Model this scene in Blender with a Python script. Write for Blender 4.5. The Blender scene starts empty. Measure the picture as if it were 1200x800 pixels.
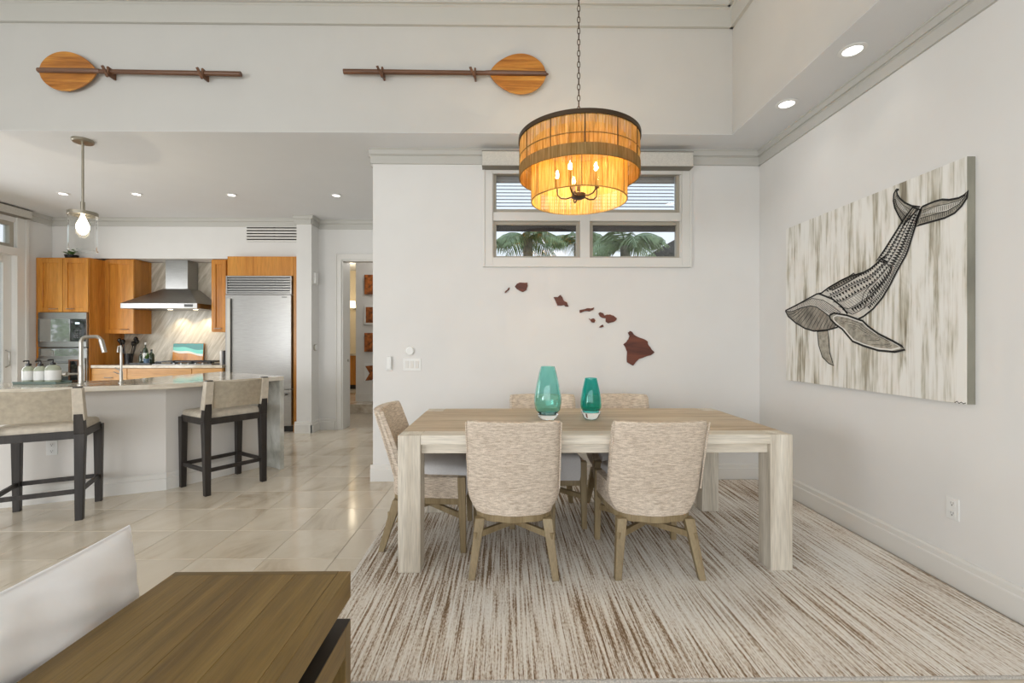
import bpy, bmesh, math, random
from mathutils import Vector, Matrix
random.seed(7)
PI = math.pi
SC = bpy.context.scene
COL = SC.collection
# ---------------------------------------------------------------- camera, world, lights, exposure
CAMH, FPX, YAW = 1.285, 533.0, math.radians(0.7)
cam_d = bpy.data.cameras.new('camera'); cam = bpy.data.objects.new('camera', cam_d); COL.objects.link(cam)
cam.location = (0, 0, CAMH); cam.rotation_euler = (PI/2, 0, -YAW)
cam_d.sensor_width = 36; cam_d.lens = FPX/1200*36; cam_d.clip_start = 0.02; cam_d.clip_end = 200
SC.camera = cam
SC.view_settings.view_transform = 'Standard'; SC.view_settings.look = 'None'
SC.view_settings.gamma = 1; SC.view_settings.use_curve_mapping = False
SC.view_settings.exposure = 0.06
world = bpy.data.worlds.new('sky'); SC.world = world; world.use_nodes = True
wn = world.node_tree.nodes; wl = world.node_tree.links
bg = wn['Background']; bg.inputs['Strength'].default_value = 1.15
tc = wn.new('ShaderNodeTexCoord'); sp = wn.new('ShaderNodeSeparateXYZ'); rp = wn.new('ShaderNodeValToRGB')
wl.new(tc.outputs['Generated'], sp.inputs[0]); wl.new(sp.outputs['Z'], rp.inputs[0]); wl.new(rp.outputs[0], bg.inputs[0])
rp.color_ramp.elements[0].position = 0.0; rp.color_ramp.elements[0].color = (0.93, 0.97, 1, 1)
rp.color_ramp.elements[1].position = 0.8; rp.color_ramp.elements[1].color = (0.55, 0.75, 1, 1)

def area(name, loc, rot, sx, sy, power, col=(1, 1, 1)):
    d = bpy.data.lights.new(name, 'AREA'); d.shape = 'RECTANGLE'; d.size = sx; d.size_y = sy; d.energy = power; d.color = col
    o = bpy.data.objects.new(name, d); COL.objects.link(o); o.location = loc; o.rotation_euler = rot
    return o
area('rear_glass_daylight', (-2.0, -4.3, 1.9), (math.radians(66), 0, 0), 8.0, 2.6, 195, (0.97, 0.985, 1.0))
area('left_door_daylight', (-6.3, -2.8, 1.5), (math.radians(70), 0, math.radians(-72)), 2.4, 2.2, 180, (0.97, 0.985, 1.0))
area('kitchen_door_daylight', (-6.44, 4.4, 1.35), (math.radians(74), 0, math.radians(-90)), 1.9, 2.1, 55, (0.97, 0.985, 1.0))

# ---------------------------------------------------------------- pixel -> world helper (for reading positions off planes)
CA, SA = math.cos(YAW), math.sin(YAW)
def P(px, py, X=None, Y=None, Z=None):
    u = (px-600)/FPX; v = (400-py)/FPX
    d = Vector((SA+u*CA, CA-u*SA, v))
    if Y is not None: t = Y/d.y
    elif X is not None: t = X/d.x
    else: t = (Z-CAMH)/d.z
    return Vector((d.x*t, d.y*t, CAMH+d.z*t))

# ---------------------------------------------------------------- materials
def new_mat(name):
    m = bpy.data.materials.new(name); m.use_nodes = True
    return m, m.node_tree.nodes, m.node_tree.links, m.node_tree.nodes['Principled BSDF']
def c4(c): return (c[0], c[1], c[2], 1)
def plain(name, col, rough=0.5, metal=0.0, noise=0.0, nscale=30, bump=0.0, spec=0.5, stretch=None):
    m, n, l, b = new_mat(name)
    b.inputs['Base Color'].default_value = c4(col); b.inputs['Roughness'].default_value = rough
    b.inputs['Metallic'].default_value = metal; b.inputs['Specular IOR Level'].default_value = spec
    if noise or bump:
        t = n.new('ShaderNodeTexCoord'); mp = n.new('ShaderNodeMapping'); nz = n.new('ShaderNodeTexNoise')
        l.new(t.outputs['Object'], mp.inputs[0]); l.new(mp.outputs[0], nz.inputs['Vector'])
        nz.inputs['Scale'].default_value = nscale; nz.inputs['Detail'].default_value = 5
        if stretch: mp.inputs['Scale'].default_value = stretch
        if noise:
            r = n.new('ShaderNodeValToRGB'); l.new(nz.outputs['Fac'], r.inputs[0]); l.new(r.outputs[0], b.inputs['Base Color'])
            r.color_ramp.elements[0].position = .3; r.color_ramp.elements[1].position = .7
            r.color_ramp.elements[0].color = c4([max(0, x*(1-noise)) for x in col]); r.color_ramp.elements[1].color = c4([min(1, x*(1+noise)) for x in col])
        if bump:
            bp = n.new('ShaderNodeBump'); bp.inputs['Strength'].default_value = bump; bp.inputs['Distance'].default_value = .005
            l.new(nz.outputs['Fac'], bp.inputs['Height']); l.new(bp.outputs[0], b.inputs['Normal'])
    return m
def wood(name, ca, cb, cc, axis='x', scale=1.0, rough=0.5, bump=0.25, fine=60):
    m, n, l, b = new_mat(name)
    t = n.new('ShaderNodeTexCoord'); oi = n.new('ShaderNodeObjectInfo')
    vm = n.new('ShaderNodeVectorMath'); vm.operation = 'MULTIPLY_ADD'
    l.new(oi.outputs['Random'], vm.inputs[0]); vm.inputs[1].default_value = (37, 53, 71); l.new(t.outputs['Object'], vm.inputs[2])
    s = {'x': (.06, 1, 1), 'y': (1, .06, 1), 'z': (1, 1, .06)}[axis]
    mp = n.new('ShaderNodeMapping'); mp.inputs['Scale'].default_value = s; l.new(vm.outputs[0], mp.inputs[0])
    n1 = n.new('ShaderNodeTexNoise'); n1.inputs['Scale'].default_value = 9*scale; n1.inputs['Detail'].default_value = 7; n1.inputs['Distortion'].default_value = 1.3
    n2 = n.new('ShaderNodeTexNoise'); n2.inputs['Scale'].default_value = fine*2.2*scale; n2.inputs['Detail'].default_value = 3
    l.new(mp.outputs[0], n1.inputs['Vector']); l.new(mp.outputs[0], n2.inputs['Vector'])
    r = n.new('ShaderNodeValToRGB'); l.new(n1.outputs['Fac'], r.inputs[0])
    e = r.color_ramp.elements; e[0].position = .3; e[0].color = c4(ca); e[1].position = .72; e[1].color = c4(cc)
    k = e.new(.5); k.color = c4(cb)
    mx = n.new('ShaderNodeMixRGB'); mx.blend_type = 'MULTIPLY'; mx.inputs[0].default_value = .6
    r2 = n.new('ShaderNodeValToRGB'); l.new(n2.outputs['Fac'], r2.inputs[0])
    r2.color_ramp.elements[0].position = .3; r2.color_ramp.elements[0].color = (.62, .62, .62, 1); r2.color_ramp.elements[1].position = .62; r2.color_ramp.elements[1].color = (1.0, 1.0, 1.0, 1)
    l.new(r.outputs[0], mx.inputs[1]); l.new(r2.outputs[0], mx.inputs[2]); l.new(mx.outputs[0], b.inputs['Base Color'])
    b.inputs['Roughness'].default_value = rough
    bp = n.new('ShaderNodeBump'); bp.inputs['Strength'].default_value = bump; bp.inputs['Distance'].default_value = .002
    l.new(n2.outputs['Fac'], bp.inputs['Height']); l.new(bp.outputs[0], b.inputs['Normal'])
    return m
def weave(name, ca, cb, axis='z'):
    m, n, l, b = new_mat(name)
    t = n.new('ShaderNodeTexCoord'); mp = n.new('ShaderNodeMapping'); l.new(t.outputs['Object'], mp.inputs[0])
    mp.inputs['Scale'].default_value = (.13, .13, 1)
    nz = n.new('ShaderNodeTexNoise'); nz.inputs['Scale'].default_value = 220; nz.inputs['Detail'].default_value = 3; l.new(mp.outputs[0], nz.inputs['Vector'])
    n2 = n.new('ShaderNodeTexNoise'); n2.inputs['Scale'].default_value = 260; n2.inputs['Detail'].default_value = 1; l.new(t.outputs['Object'], n2.inputs['Vector'])
    ad = n.new('ShaderNodeMath'); ad.operation = 'ADD'; l.new(nz.outputs['Fac'], ad.inputs[0])
    ml = n.new('ShaderNodeMath'); ml.operation = 'MULTIPLY'; ml.inputs[1].default_value = .5; l.new(n2.outputs['Fac'], ml.inputs[0]); l.new(ml.outputs[0], ad.inputs[1])
    r = n.new('ShaderNodeValToRGB'); l.new(ad.outputs[0], r.inputs[0])
    r.color_ramp.elements[0].position = .58; r.color_ramp.elements[0].color = c4(ca); r.color_ramp.elements[1].position = .9; r.color_ramp.elements[1].color = c4(cb)
    l.new(r.outputs[0], b.inputs['Base Color']); b.inputs['Roughness'].default_value = .95; b.inputs['Specular IOR Level'].default_value = .1
    bp = n.new('ShaderNodeBump'); bp.inputs['Strength'].default_value = .7; bp.inputs['Distance'].default_value = .004
    l.new(ad.outputs[0], bp.inputs['Height']); l.new(bp.outputs[0], b.inputs['Normal'])
    return m
def stone(name, cols, scale=3, rough=.2, rot=(0, 0, .6), stretch=(1, .35, 1), rnd=False, contrast=(.35, .5, .68), bump=0):
    m, n, l, b = new_mat(name)
    t = n.new('ShaderNodeTexCoord'); mp = n.new('ShaderNodeMapping')
    if rnd:
        oi = n.new('ShaderNodeObjectInfo'); vm = n.new('ShaderNodeVectorMath'); vm.operation = 'MULTIPLY_ADD'
        l.new(oi.outputs['Random'], vm.inputs[0]); vm.inputs[1].default_value = (37, 53, 71); l.new(t.outputs['Object'], vm.inputs[2]); l.new(vm.outputs[0], mp.inputs[0])
    else: l.new(t.outputs['Object'], mp.inputs[0])
    mp.inputs['Rotation'].default_value = rot
    mp2 = n.new('ShaderNodeMapping'); mp2.inputs['Scale'].default_value = stretch; l.new(mp.outputs[0], mp2.inputs[0]); mp = mp2
    nz = n.new('ShaderNodeTexNoise'); nz.inputs['Scale'].default_value = scale; nz.inputs['Detail'].default_value = 9; nz.inputs['Distortion'].default_value = .9; nz.inputs['Roughness'].default_value = .62
    l.new(mp.outputs[0], nz.inputs['Vector'])
    r = n.new('ShaderNodeValToRGB'); l.new(nz.outputs['Fac'], r.inputs[0]); e = r.color_ramp.elements
    e[0].position = contrast[0]; e[0].color = c4(cols[0]); e[1].position = contrast[2]; e[1].color = c4(cols[2]); k = e.new(contrast[1]); k.color = c4(cols[1])
    out = r.outputs[0]
    if rnd:
        hs = n.new('ShaderNodeHueSaturation'); ma = n.new('ShaderNodeMapRange'); l.new(oi.outputs['Random'], ma.inputs[0])
        ma.inputs['To Min'].default_value = .96; ma.inputs['To Max'].default_value = 1.03
        l.new(ma.outputs[0], hs.inputs['Value']); l.new(out, hs.inputs['Color']); out = hs.outputs[0]
    l.new(out, b.inputs['Base Color']); b.inputs['Roughness'].default_value = rough
    return m
def emis(name, col, s):
    m, n, l, b = new_mat(name); b.inputs['Base Color'].default_value = c4(col)
    b.inputs['Emission Color'].default_value = c4(col); b.inputs['Emission Strength'].default_value = s
    return m
def thin_glass(name, tint=(1, 1, 1), gloss=.12, rough=0.0):
    m, n, l, b = new_mat(name); n.remove(b)
    tr = n.new('ShaderNodeBsdfTransparent'); tr.inputs[0].default_value = c4(tint)
    gl = n.new('ShaderNodeBsdfGlossy'); gl.inputs['Roughness'].default_value = rough; gl.inputs[0].default_value = (1, 1, 1, 1)
    lw_ = n.new('ShaderNodeLayerWeight'); lw_.inputs[0].default_value = .25; fr = n.new('ShaderNodeMath'); fr.operation = 'MULTIPLY_ADD'; fr.inputs[1].default_value = gloss*5; fr.inputs[2].default_value = .02; l.new(lw_.outputs['Facing'], fr.inputs[0])
    mx = n.new('ShaderNodeMixShader'); l.new(fr.outputs[0], mx.inputs[0]); l.new(tr.outputs[0], mx.inputs[1]); l.new(gl.outputs[0], mx.inputs[2])
    l.new(mx.outputs[0], n['Material Output'].inputs[0]); return m
def real_glass(name, col, rough=0.0, ior=1.45):
    m, n, l, b = new_mat(name); b.inputs['Base Color'].default_value = c4(col); b.inputs['Transmission Weight'].default_value = 1
    b.inputs['Roughness'].default_value = rough; b.inputs['IOR'].default_value = ior; return m

M = {}
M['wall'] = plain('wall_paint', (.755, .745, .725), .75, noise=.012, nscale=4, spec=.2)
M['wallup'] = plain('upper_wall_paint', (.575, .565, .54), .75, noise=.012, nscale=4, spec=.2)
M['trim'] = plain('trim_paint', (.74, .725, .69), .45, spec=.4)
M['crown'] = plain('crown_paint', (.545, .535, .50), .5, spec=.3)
M['ceil'] = plain('ceiling_paint', (.74, .745, .75), .85, noise=.01, nscale=3, spec=.15)
M['grout'] = plain('grout', (.50, .44, .36), .8, noise=.1)
M['tile'] = stone('travertine_tile', [(.44, .35, .25), (.68, .60, .48), (.76, .69, .58)], 2.2, .13, (0, 0, .25), (1, .55, 1), True, (.26, .45, .66))
M['oak'] = wood('weathered_oak', (.45, .345, .225), (.59, .475, .335), (.69, .585, .44), 'x', 1, .6, .35)
M['oakz'] = wood('weathered_oak_upright', (.56, .495, .40), (.70, .64, .54), (.83, .78, .68), 'z', 1, .65, .45)
M['oakx2'] = wood('weathered_oak_rail', (.60, .53, .42), (.72, .655, .55), (.82, .76, .655), 'x', 1, .6, .35)
M['oaky'] = wood('weathered_oak_end', (.38, .30, .22), (.52, .43, .33), (.62, .54, .44), 'y', 1, .6, .35)
M['chairwood'] = wood('chair_ash_wood', (.24, .175, .085), (.32, .24, .13), (.38, .30, .175), 'z', 1.4, .5, .15)
M['weave'] = weave('woven_beige', (.47, .385, .305), (.77, .67, .56))
M['cushion'] = plain('pale_grey_cushion', (.70, .69, .69), .9, noise=.04, nscale=120, bump=.1, spec=.1)
M['brown'] = wood('brown_stained_oak', (.125, .07, .011), (.20, .12, .025), (.26, .165, .042), 'y', 1.1, .42, .35)
M['brownz'] = wood('brown_stained_oak_upright', (.115, .070, .018), (.18, .115, .034), (.235, .155, .052), 'z', .8, .45, .35)
M['brownx'] = wood('brown_stained_oak_end', (.115, .070, .018), (.18, .115, .034), (.235, .155, .052), 'x', .8, .45, .35)
M['dark'] = plain('dark_core', (.03, .022, .015), .6)
M['linen'] = plain('white_linen', (.90, .89, .89), .9, noise=.03, nscale=9, bump=.4, spec=.1)
M['honey'] = wood('honey_cabinet_wood', (.47, .17, .022), (.60, .245, .038), (.70, .32, .06), 'z', .8, .25, .08)
M['honeyx'] = wood('honey_cabinet_wood_flat', (.52, .25, .07), (.62, .33, .11), (.70, .42, .17), 'x', .8, .28, .08)
M['steel'] = plain('brushed_steel', (.34, .335, .325), .3, 1.0, noise=.10, nscale=20, bump=.12, stretch=(.6, .6, 14))
M['steeld'] = plain('satin_nickel', (.46, .44, .40), .3, 1.0)
M['bronze'] = plain('aged_bronze', (.075, .05, .03), .45, .7)
M['pewter'] = plain('pewter_metal', (.36, .33, .27), .35, .9)
M['black'] = plain('black_plastic', (.012, .012, .013), .25)
M['blackglass'] = plain('black_glass', (.012, .014, .015), .03, 0, spec=1.0)
M['quartz'] = stone('quartzite_counter', [(.42, .34, .24), (.66, .59, .48), (.80, .76, .68)], 3.5, .09, (0, 0, .6), (1, .45, 1))
M['quartzv'] = stone('quartzite_waterfall', [(.33, .33, .29), (.52, .52, .47), (.72, .72, .68)], 4, .12, (.3, .5, .6), (1, 1, .5), False, (.32, .5, .7))
M['splash'] = stone('stone_backsplash', [(.34, .30, .23), (.48, .44, .36), (.66, .62, .54)], 9, .25, (0, 1.0, 0), (.22, 1, 1.6), False, (.33, .5, .66))
M['islandp'] = plain('island_paint', (.72, .69, .65), .6, spec=.3)
M['espresso'] = wood('espresso_wood', (.014, .011, .010), (.028, .023, .020), (.050, .041, .035), 'z', 1.2, .45, .2)
M['leather'] = plain('beige_leather', (.56, .50, .41), .55, noise=.12, nscale=25, bump=.15, spec=.35)
M['leatherd'] = plain('dull_leather_back', (.42, .365, .28), .65, noise=.12, nscale=30, bump=.15, spec=.3)
M['koa'] = wood('koa_wood', (.28, .09, .012), (.52, .20, .03), (.70, .34, .06), 'x', 1.6, .3, .1)
M['koad'] = wood('dark_koa_wood', (.09, .038, .017), (.15, .065, .03), (.21, .098, .048), 'x', 1.3, .35, .1)
M['koar'] = wood('red_koa_wood', (.07, .016, .007), (.14, .034, .015), (.20, .055, .025), 'x', 2, .5, .2)
M['white'] = plain('white_plastic', (.80, .80, .78), .35)
M['slot'] = plain('slot_grey', (.10, .10, .10), .5)
M['vent'] = plain('vent_dark', (.04, .035, .03), .8)
M['lamp'] = emis('downlight_lens', (1, .98, .94), 6)
M['bulb'] = emis('warm_bulb', (1, .78, .5), 45)
M['leaf'] = plain('leaf_green', (.10, .20, .055), .5, noise=.45, nscale=2.2)
M['leaf2'] = plain('hedge_leaf', (.26, .46, .13), .45, noise=.5, nscale=3)
M['palm'] = plain('palm_leaf', (.27, .33, .14), .5, noise=.3, nscale=5)
M['trunk'] = plain('palm_trunk', (.30, .26, .2), .9, noise=.3, nscale=14, bump=.4)
M['ground'] = plain('ground_cover', (.30, .33, .22), .9, noise=.3, nscale=2)
M['shingle'] = plain('roof_shingle', (.07, .06, .055), .8, noise=.2, nscale=20)
M['stucco'] = plain('stucco', (.62, .58, .5), .9, noise=.05)
M['tealg'] = real_glass('teal_glass', (.50, .87, .84))
M['tealg2'] = real_glass('deep_teal_glass', (.10, .68, .63))
M['clearg'] = real_glass('clear_glass', (.96, .99, .98))
M['ovenglass'] = plain('mirror_oven_glass', (.42, .43, .42), .04, .9)
M['pane'] = thin_glass('window_pane', (.98, .985, .985), .15)
M['lampglass'] = thin_glass('lamp_glass', (.93, .935, .93), .22)
M['blind'] = plain('blind_slat', (.30, .29, .28), .4)
M['shade_roll'] = plain('roller_shade', (.05, .042, .04), .8)
M['valance'] = plain('linen_valance', (.60, .58, .53), .8, noise=.08, nscale=90)
M['winframe'] = plain('window_sash_taupe', (.42, .385, .32), .5)

# string shade: translucent natural fibre
def fibre(name, ca, cb):
    m, n, l, b = new_mat(name); n.remove(b)
    t = n.new('ShaderNodeTexCoord'); mp = n.new('ShaderNodeMapping'); mp.inputs['Scale'].default_value = (1, 1, .05); l.new(t.outputs['Object'], mp.inputs[0])
    nz = n.new('ShaderNodeTexNoise'); nz.inputs['Scale'].default_value = 130; nz.inputs['Detail'].default_value = 3; l.new(mp.outputs[0], nz.inputs['Vector'])
    r = n.new('ShaderNodeValToRGB'); l.new(nz.outputs['Fac'], r.inputs[0]); r.color_ramp.elements[0].position = .35; r.color_ramp.elements[1].position = .65
    r.color_ramp.elements[0].color = c4(ca); r.color_ramp.elements[1].color = c4(cb)
    df = n.new('ShaderNodeBsdfDiffuse'); tl = n.new('ShaderNodeBsdfTranslucent'); mx = n.new('ShaderNodeMixShader'); mx.inputs[0].default_value = .62
    l.new(r.outputs[0], df.inputs[0]); l.new(r.outputs[0], tl.inputs[0]); l.new(df.outputs[0], mx.inputs[1]); l.new(tl.outputs[0], mx.inputs[2])
    l.new(mx.outputs[0], n['Material Output'].inputs[0]); return m
M['fibre'] = fibre('shade_fibre', (.62, .38, .09), (.96, .78, .36))
M['fibreband'] = fibre('shade_band_fibre', (.42, .29, .11), (.64, .48, .22))
# rug
def rugmat():
    m, n, l, b = new_mat('striped_rug')
    t = n.new('ShaderNodeTexCoord'); mp = n.new('ShaderNodeMapping'); l.new(t.outputs['Object'], mp.inputs[0]); mp.inputs['Scale'].default_value = (1, .022, 1)
    a = n.new('ShaderNodeTexNoise'); a.inputs['Scale'].default_value = 80; a.inputs['Detail'].default_value = 3; a.inputs['Roughness'].default_value = .65; l.new(mp.outputs[0], a.inputs['Vector'])
    w = n.new('ShaderNodeTexNoise'); w.inputs['Scale'].default_value = 1.1; w.inputs['Detail'].default_value = 3; l.new(t.outputs['Object'], w.inputs['Vector'])
    f = n.new('ShaderNodeTexNoise'); f.inputs['Scale'].default_value = 160; f.inputs['Detail'].default_value = 2
    mpf = n.new('ShaderNodeMapping'); mpf.inputs['Scale'].default_value = (1, .35, 1); l.new(t.outputs['Object'], mpf.inputs[0]); l.new(mpf.outputs[0], f.inputs['Vector'])
    s1 = n.new('ShaderNodeMath'); s1.operation = 'MULTIPLY_ADD'; l.new(w.outputs['Fac'], s1.inputs[0]); s1.inputs[1].default_value = .30; l.new(a.outputs['Fac'], s1.inputs[2])
    s2 = n.new('ShaderNodeMath'); s2.operation = 'MULTIPLY_ADD'; l.new(f.outputs['Fac'], s2.inputs[0]); s2.inputs[1].default_value = .34; l.new(s1.outputs[0], s2.inputs[2])
    r = n.new('ShaderNodeValToRGB'); l.new(s2.outputs[0], r.inputs[0]); e = r.color_ramp.elements
    e[0].position = .645; e[0].color = (.20, .13, .075, 1); e[1].position = .95; e[1].color = (.86, .83, .78, 1)
    for p, c in ((.72, (.36, .27, .195)), (.775, (.60, .52, .435)), (.84, (.76, .71, .645))):
        k = e.new(p); k.color = c4(c)
    l.new(r.outputs[0], b.inputs['Base Color']); b.inputs['Roughness'].default_value = 1; b.inputs['Specular IOR Level'].default_value = .05
    bp = n.new('ShaderNodeBump'); bp.inputs['Strength'].default_value = .8; bp.inputs['Distance'].default_value = .006
    l.new(s2.outputs[0], bp.inputs['Height']); l.new(bp.outputs[0], b.inputs['Normal'])
    return m
M['rug'] = rugmat()
def canvasmat():
    m, n, l, b = new_mat('streaked_canvas')
    t = n.new('ShaderNodeTexCoord')
    def nz(sc, s, d=4):
        mp = n.new('ShaderNodeMapping'); mp.inputs['Scale'].default_value = s; l.new(t.outputs['Object'], mp.inputs[0])
        a = n.new('ShaderNodeTexNoise'); a.inputs['Scale'].default_value = sc; a.inputs['Detail'].default_value = d; a.inputs['Roughness'].default_value = .6; a.inputs['Distortion'].default_value = .4
        l.new(mp.outputs[0], a.inputs['Vector']); return a
    a = nz(15, (1, 1, .10)); w = nz(4.5, (1, 1, .45)); f = nz(75, (1, 1, .04), 2)
    s1 = n.new('ShaderNodeMath'); s1.operation = 'MULTIPLY_ADD'; l.new(w.outputs['Fac'], s1.inputs[0]); s1.inputs[1].default_value = .45; l.new(a.outputs['Fac'], s1.inputs[2])
    s2 = n.new('ShaderNodeMath'); s2.operation = 'MULTIPLY_ADD'; l.new(f.outputs['Fac'], s2.inputs[0]); s2.inputs[1].default_value = .40; l.new(s1.outputs[0], s2.inputs[2])
    sc = n.new('ShaderNodeMath'); sc.operation = 'MULTIPLY'; sc.inputs[1].default_value = .9; l.new(s2.outputs[0], sc.inputs[0]); r = n.new('ShaderNodeValToRGB'); l.new(sc.outputs[0], r.inputs[0]); e = r.color_ramp.elements
    e[0].position = .60; e[0].color = (.22, .19, .14, 1); e[1].position = .90; e[1].color = (.82, .81, .77, 1)
    for p, c in ((.70, (.44, .41, .33)), (.77, (.64, .62, .55)), (.83, (.76, .74, .69))):
        k = e.new(p); k.color = c4(c)
    l.new(r.outputs[0], b.inputs['Base Color']); b.inputs['Roughness'].default_value = .8
    return m
M['canvas'] = canvasmat()
M['ink'] = plain('black_ink', (.012, .011, .010), .7)
M['inkg'] = plain('grey_wash', (.27, .245, .205), .8, noise=.45, nscale=22, stretch=(1, 1, .5))
M['inkl'] = plain('pale_wash', (.62, .60, .55), .8, noise=.15, nscale=20)
M['inkf'] = plain('fin_wash', (.36, .335, .28), .8, noise=.35, nscale=30)
M['inkw'] = plain('white_line', (.75, .74, .70), .8)

# ---------------------------------------------------------------- mesh helpers
WM = {}
class MB:
    def __init__(s): s.v = []; s.f = []; s.mi = []; s.cm = 0
    def add(s, vs, fs):
        o = len(s.v); s.v += [Vector(x) for x in vs]; s.f += [tuple(i+o for i in f) for f in fs]; s.mi += [s.cm]*len(fs); return s
    def box(s, a, b, T=None):
        x0, y0, z0 = a; x1, y1, z1 = b
        if x0 > x1: x0, x1 = x1, x0
        if y0 > y1: y0, y1 = y1, y0
        if z0 > z1: z0, z1 = z1, z0
        vs = [Vector(p) for p in ((x0,y0,z0),(x1,y0,z0),(x1,y1,z0),(x0,y1,z0),(x0,y0,z1),(x1,y0,z1),(x1,y1,z1),(x0,y1,z1))]
        if T: vs = [T @ p for p in vs]
        return s.add(vs, [(0,3,2,1),(4,5,6,7),(0,1,5,4),(1,2,6,5),(2,3,7,6),(3,0,4,7)])
    def taper(s, c0, h0, c1, h1):
        """tapered square bar from centre c0 (half sizes h0) up to c1 (half sizes h1)"""
        vs = []
        for c, h in ((c0, h0), (c1, h1)):
            for sx, sy in ((-1,-1),(1,-1),(1,1),(-1,1)): vs.append((c[0]+sx*h[0], c[1]+sy*h[1], c[2]))
        return s.add(vs, [(0,3,2,1),(4,5,6,7),(0,1,5,4),(1,2,6,5),(2,3,7,6),(3,0,4,7)])
    def bar(s, a, b, w, h):
        """rectangular bar between two points, w sideways, h vertical-ish"""
        a = Vector(a); b = Vector(b); d = (b-a).normalized(); up = Vector((0,0,1))
        if abs(d.z) > .95: up = Vector((0,1,0))
        sd = d.cross(up).normalized()*w/2; u = sd.cross(d).normalized()*h/2
        vs = [a-sd-u, a+sd-u, a+sd+u, a-sd+u, b-sd-u, b+sd-u, b+sd+u, b-sd+u]
        return s.add(vs, [(0,3,2,1),(4,5,6,7),(0,1,5,4),(1,2,6,5),(2,3,7,6),(3,0,4,7)])
    def prism(s, pts, z0, z1):
        n = len(pts); ar = sum(pts[i][0]*pts[(i+1)%n][1]-pts[(i+1)%n][0]*pts[i][1] for i in range(n))
        if ar < 0: pts = pts[::-1]
        vs = [(p[0], p[1], z0) for p in pts]+[(p[0], p[1], z1) for p in pts]
        return s.add(vs, [tuple(range(n-1,-1,-1)), tuple(range(n,2*n))]+[(i,(i+1)%n,n+(i+1)%n,n+i) for i in range(n)])
    def extr(s, pts3, d):
        """extrude a planar 3d polygon by vector d"""
        n = len(pts3); pts3 = [Vector(p) for p in pts3]; d = Vector(d)
        nm = Vector((0,0,0))
        for i in range(n): nm += pts3[i].cross(pts3[(i+1)%n])
        if nm.dot(d) > 0: pts3 = pts3[::-1]
        vs = pts3+[p+d for p in pts3]
        return s.add(vs, [tuple(range(n)), tuple(range(2*n-1,n-1,-1))]+[(i, n+i, n+(i+1)%n, (i+1)%n) for i in range(n)])
    def lathe(s, prof, c=(0,0,0), n=24, closed=False):
        vs = []; fs = []
        for r, z in prof:
            for k in range(n):
                a = 2*PI*k/n; vs.append((c[0]+r*math.cos(a), c[1]+r*math.sin(a), c[2]+z))
        m = len(prof)
        for j in range(m if closed else m-1):
            j2 = (j+1) % m
            for k in range(n): fs.append((j*n+k, j*n+(k+1)%n, j2*n+(k+1)%n, j2*n+k))
        if not closed:
            if prof[0][0] > 1e-5: fs.append(tuple(range(n-1,-1,-1)))
            if prof[-1][0] > 1e-5: fs.append(tuple((m-1)*n+k for k in range(n)))
        return s.add(vs, fs)
    def tube(s, pts, r, n=8, cap=True):
        pts = [Vector(p) for p in pts]; vs = []; fs = []; m = len(pts)
        rs = r if isinstance(r, (list, tuple)) else [r]*m
        t0 = (pts[1]-pts[0]).normalized(); ref = Vector((0,0,1)) if abs(t0.z) < .9 else Vector((1,0,0))
        u = t0.cross(ref).normalized()
        for i, p in enumerate(pts):
            t = ((pts[min(i+1,m-1)]-pts[max(i-1,0)])).normalized()
            u = (u-t*u.dot(t)).normalized(); w = t.cross(u)
            for k in range(n):
                a = 2*PI*k/n; vs.append(p+(u*math.cos(a)+w*math.sin(a))*rs[i])
        for i in range(m-1):
            for k in range(n): fs.append((i*n+k, i*n+(k+1)%n, (i+1)*n+(k+1)%n, (i+1)*n+k))
        if cap: fs.append(tuple(range(n-1,-1,-1))); fs.append(tuple((m-1)*n+k for k in range(n)))
        return s.add(vs, fs)
    def grid(s, fn, nu, nv, cu=False):
        vs = [fn(i/(nu if cu else nu-1), j/(nv-1)) for j in range(nv) for i in range(nu)]; fs = []
        for j in range(nv-1):
            for i in range(nu if cu else nu-1):
                i2 = (i+1) % nu; fs.append((j*nu+i, j*nu+i2, (j+1)*nu+i2, (j+1)*nu+i))
        return s.add(vs, fs)
    def build(s, name, mat, parent=None, bevel=0, seg=2, smooth=35, local=False, label=None, cat=None, group=None, kind=None, sub=0, origin=None, weld=0):
        vs = s.v
        pw = WM.get(parent.name, Matrix()) if parent else Matrix()
        if parent and not local:
            inv = pw.inverted(); vs = [inv @ v for v in vs]
        lo = Vector([min(v[i] for v in vs) for i in range(3)]); hi = Vector([max(v[i] for v in vs) for i in range(3)])
        o = Vector(((lo.x+hi.x)/2, (lo.y+hi.y)/2, lo.z)) if origin is None else Vector(origin)
        me = bpy.data.meshes.new(name); me.from_pydata([v-o for v in vs], [], s.f)
        mats = mat if isinstance(mat, (list, tuple)) else [mat]
        for x in mats: me.materials.append(x)
        if len(mats) > 1: me.polygons.foreach_set('material_index', s.mi)
        if weld:
            b = bmesh.new(); b.from_mesh(me); bmesh.ops.remove_doubles(b, verts=b.verts, dist=weld); b.to_mesh(me); b.free()
        me.update()
        if smooth:
            me.polygons.foreach_set('use_smooth', [True]*len(me.polygons)); me.set_sharp_from_angle(angle=math.radians(smooth))
        ob = bpy.data.objects.new(name, me); COL.objects.link(ob); ob.location = o
        if parent: ob.parent = parent
        WM[ob.name] = pw @ Matrix.Translation(o)
        if bevel:
            md = ob.modifiers.new('bevel', 'BEVEL'); md.width = bevel; md.segments = seg; md.limit_method = 'ANGLE'; md.angle_limit = math.radians(40)
        if sub:
            md = ob.modifiers.new('sub', 'SUBSURF'); md.levels = sub; md.render_levels = sub
        if label: ob['label'] = label
        if cat: ob['category'] = cat
        if group: ob['group'] = group
        if kind: ob['kind'] = kind
        return ob
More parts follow.
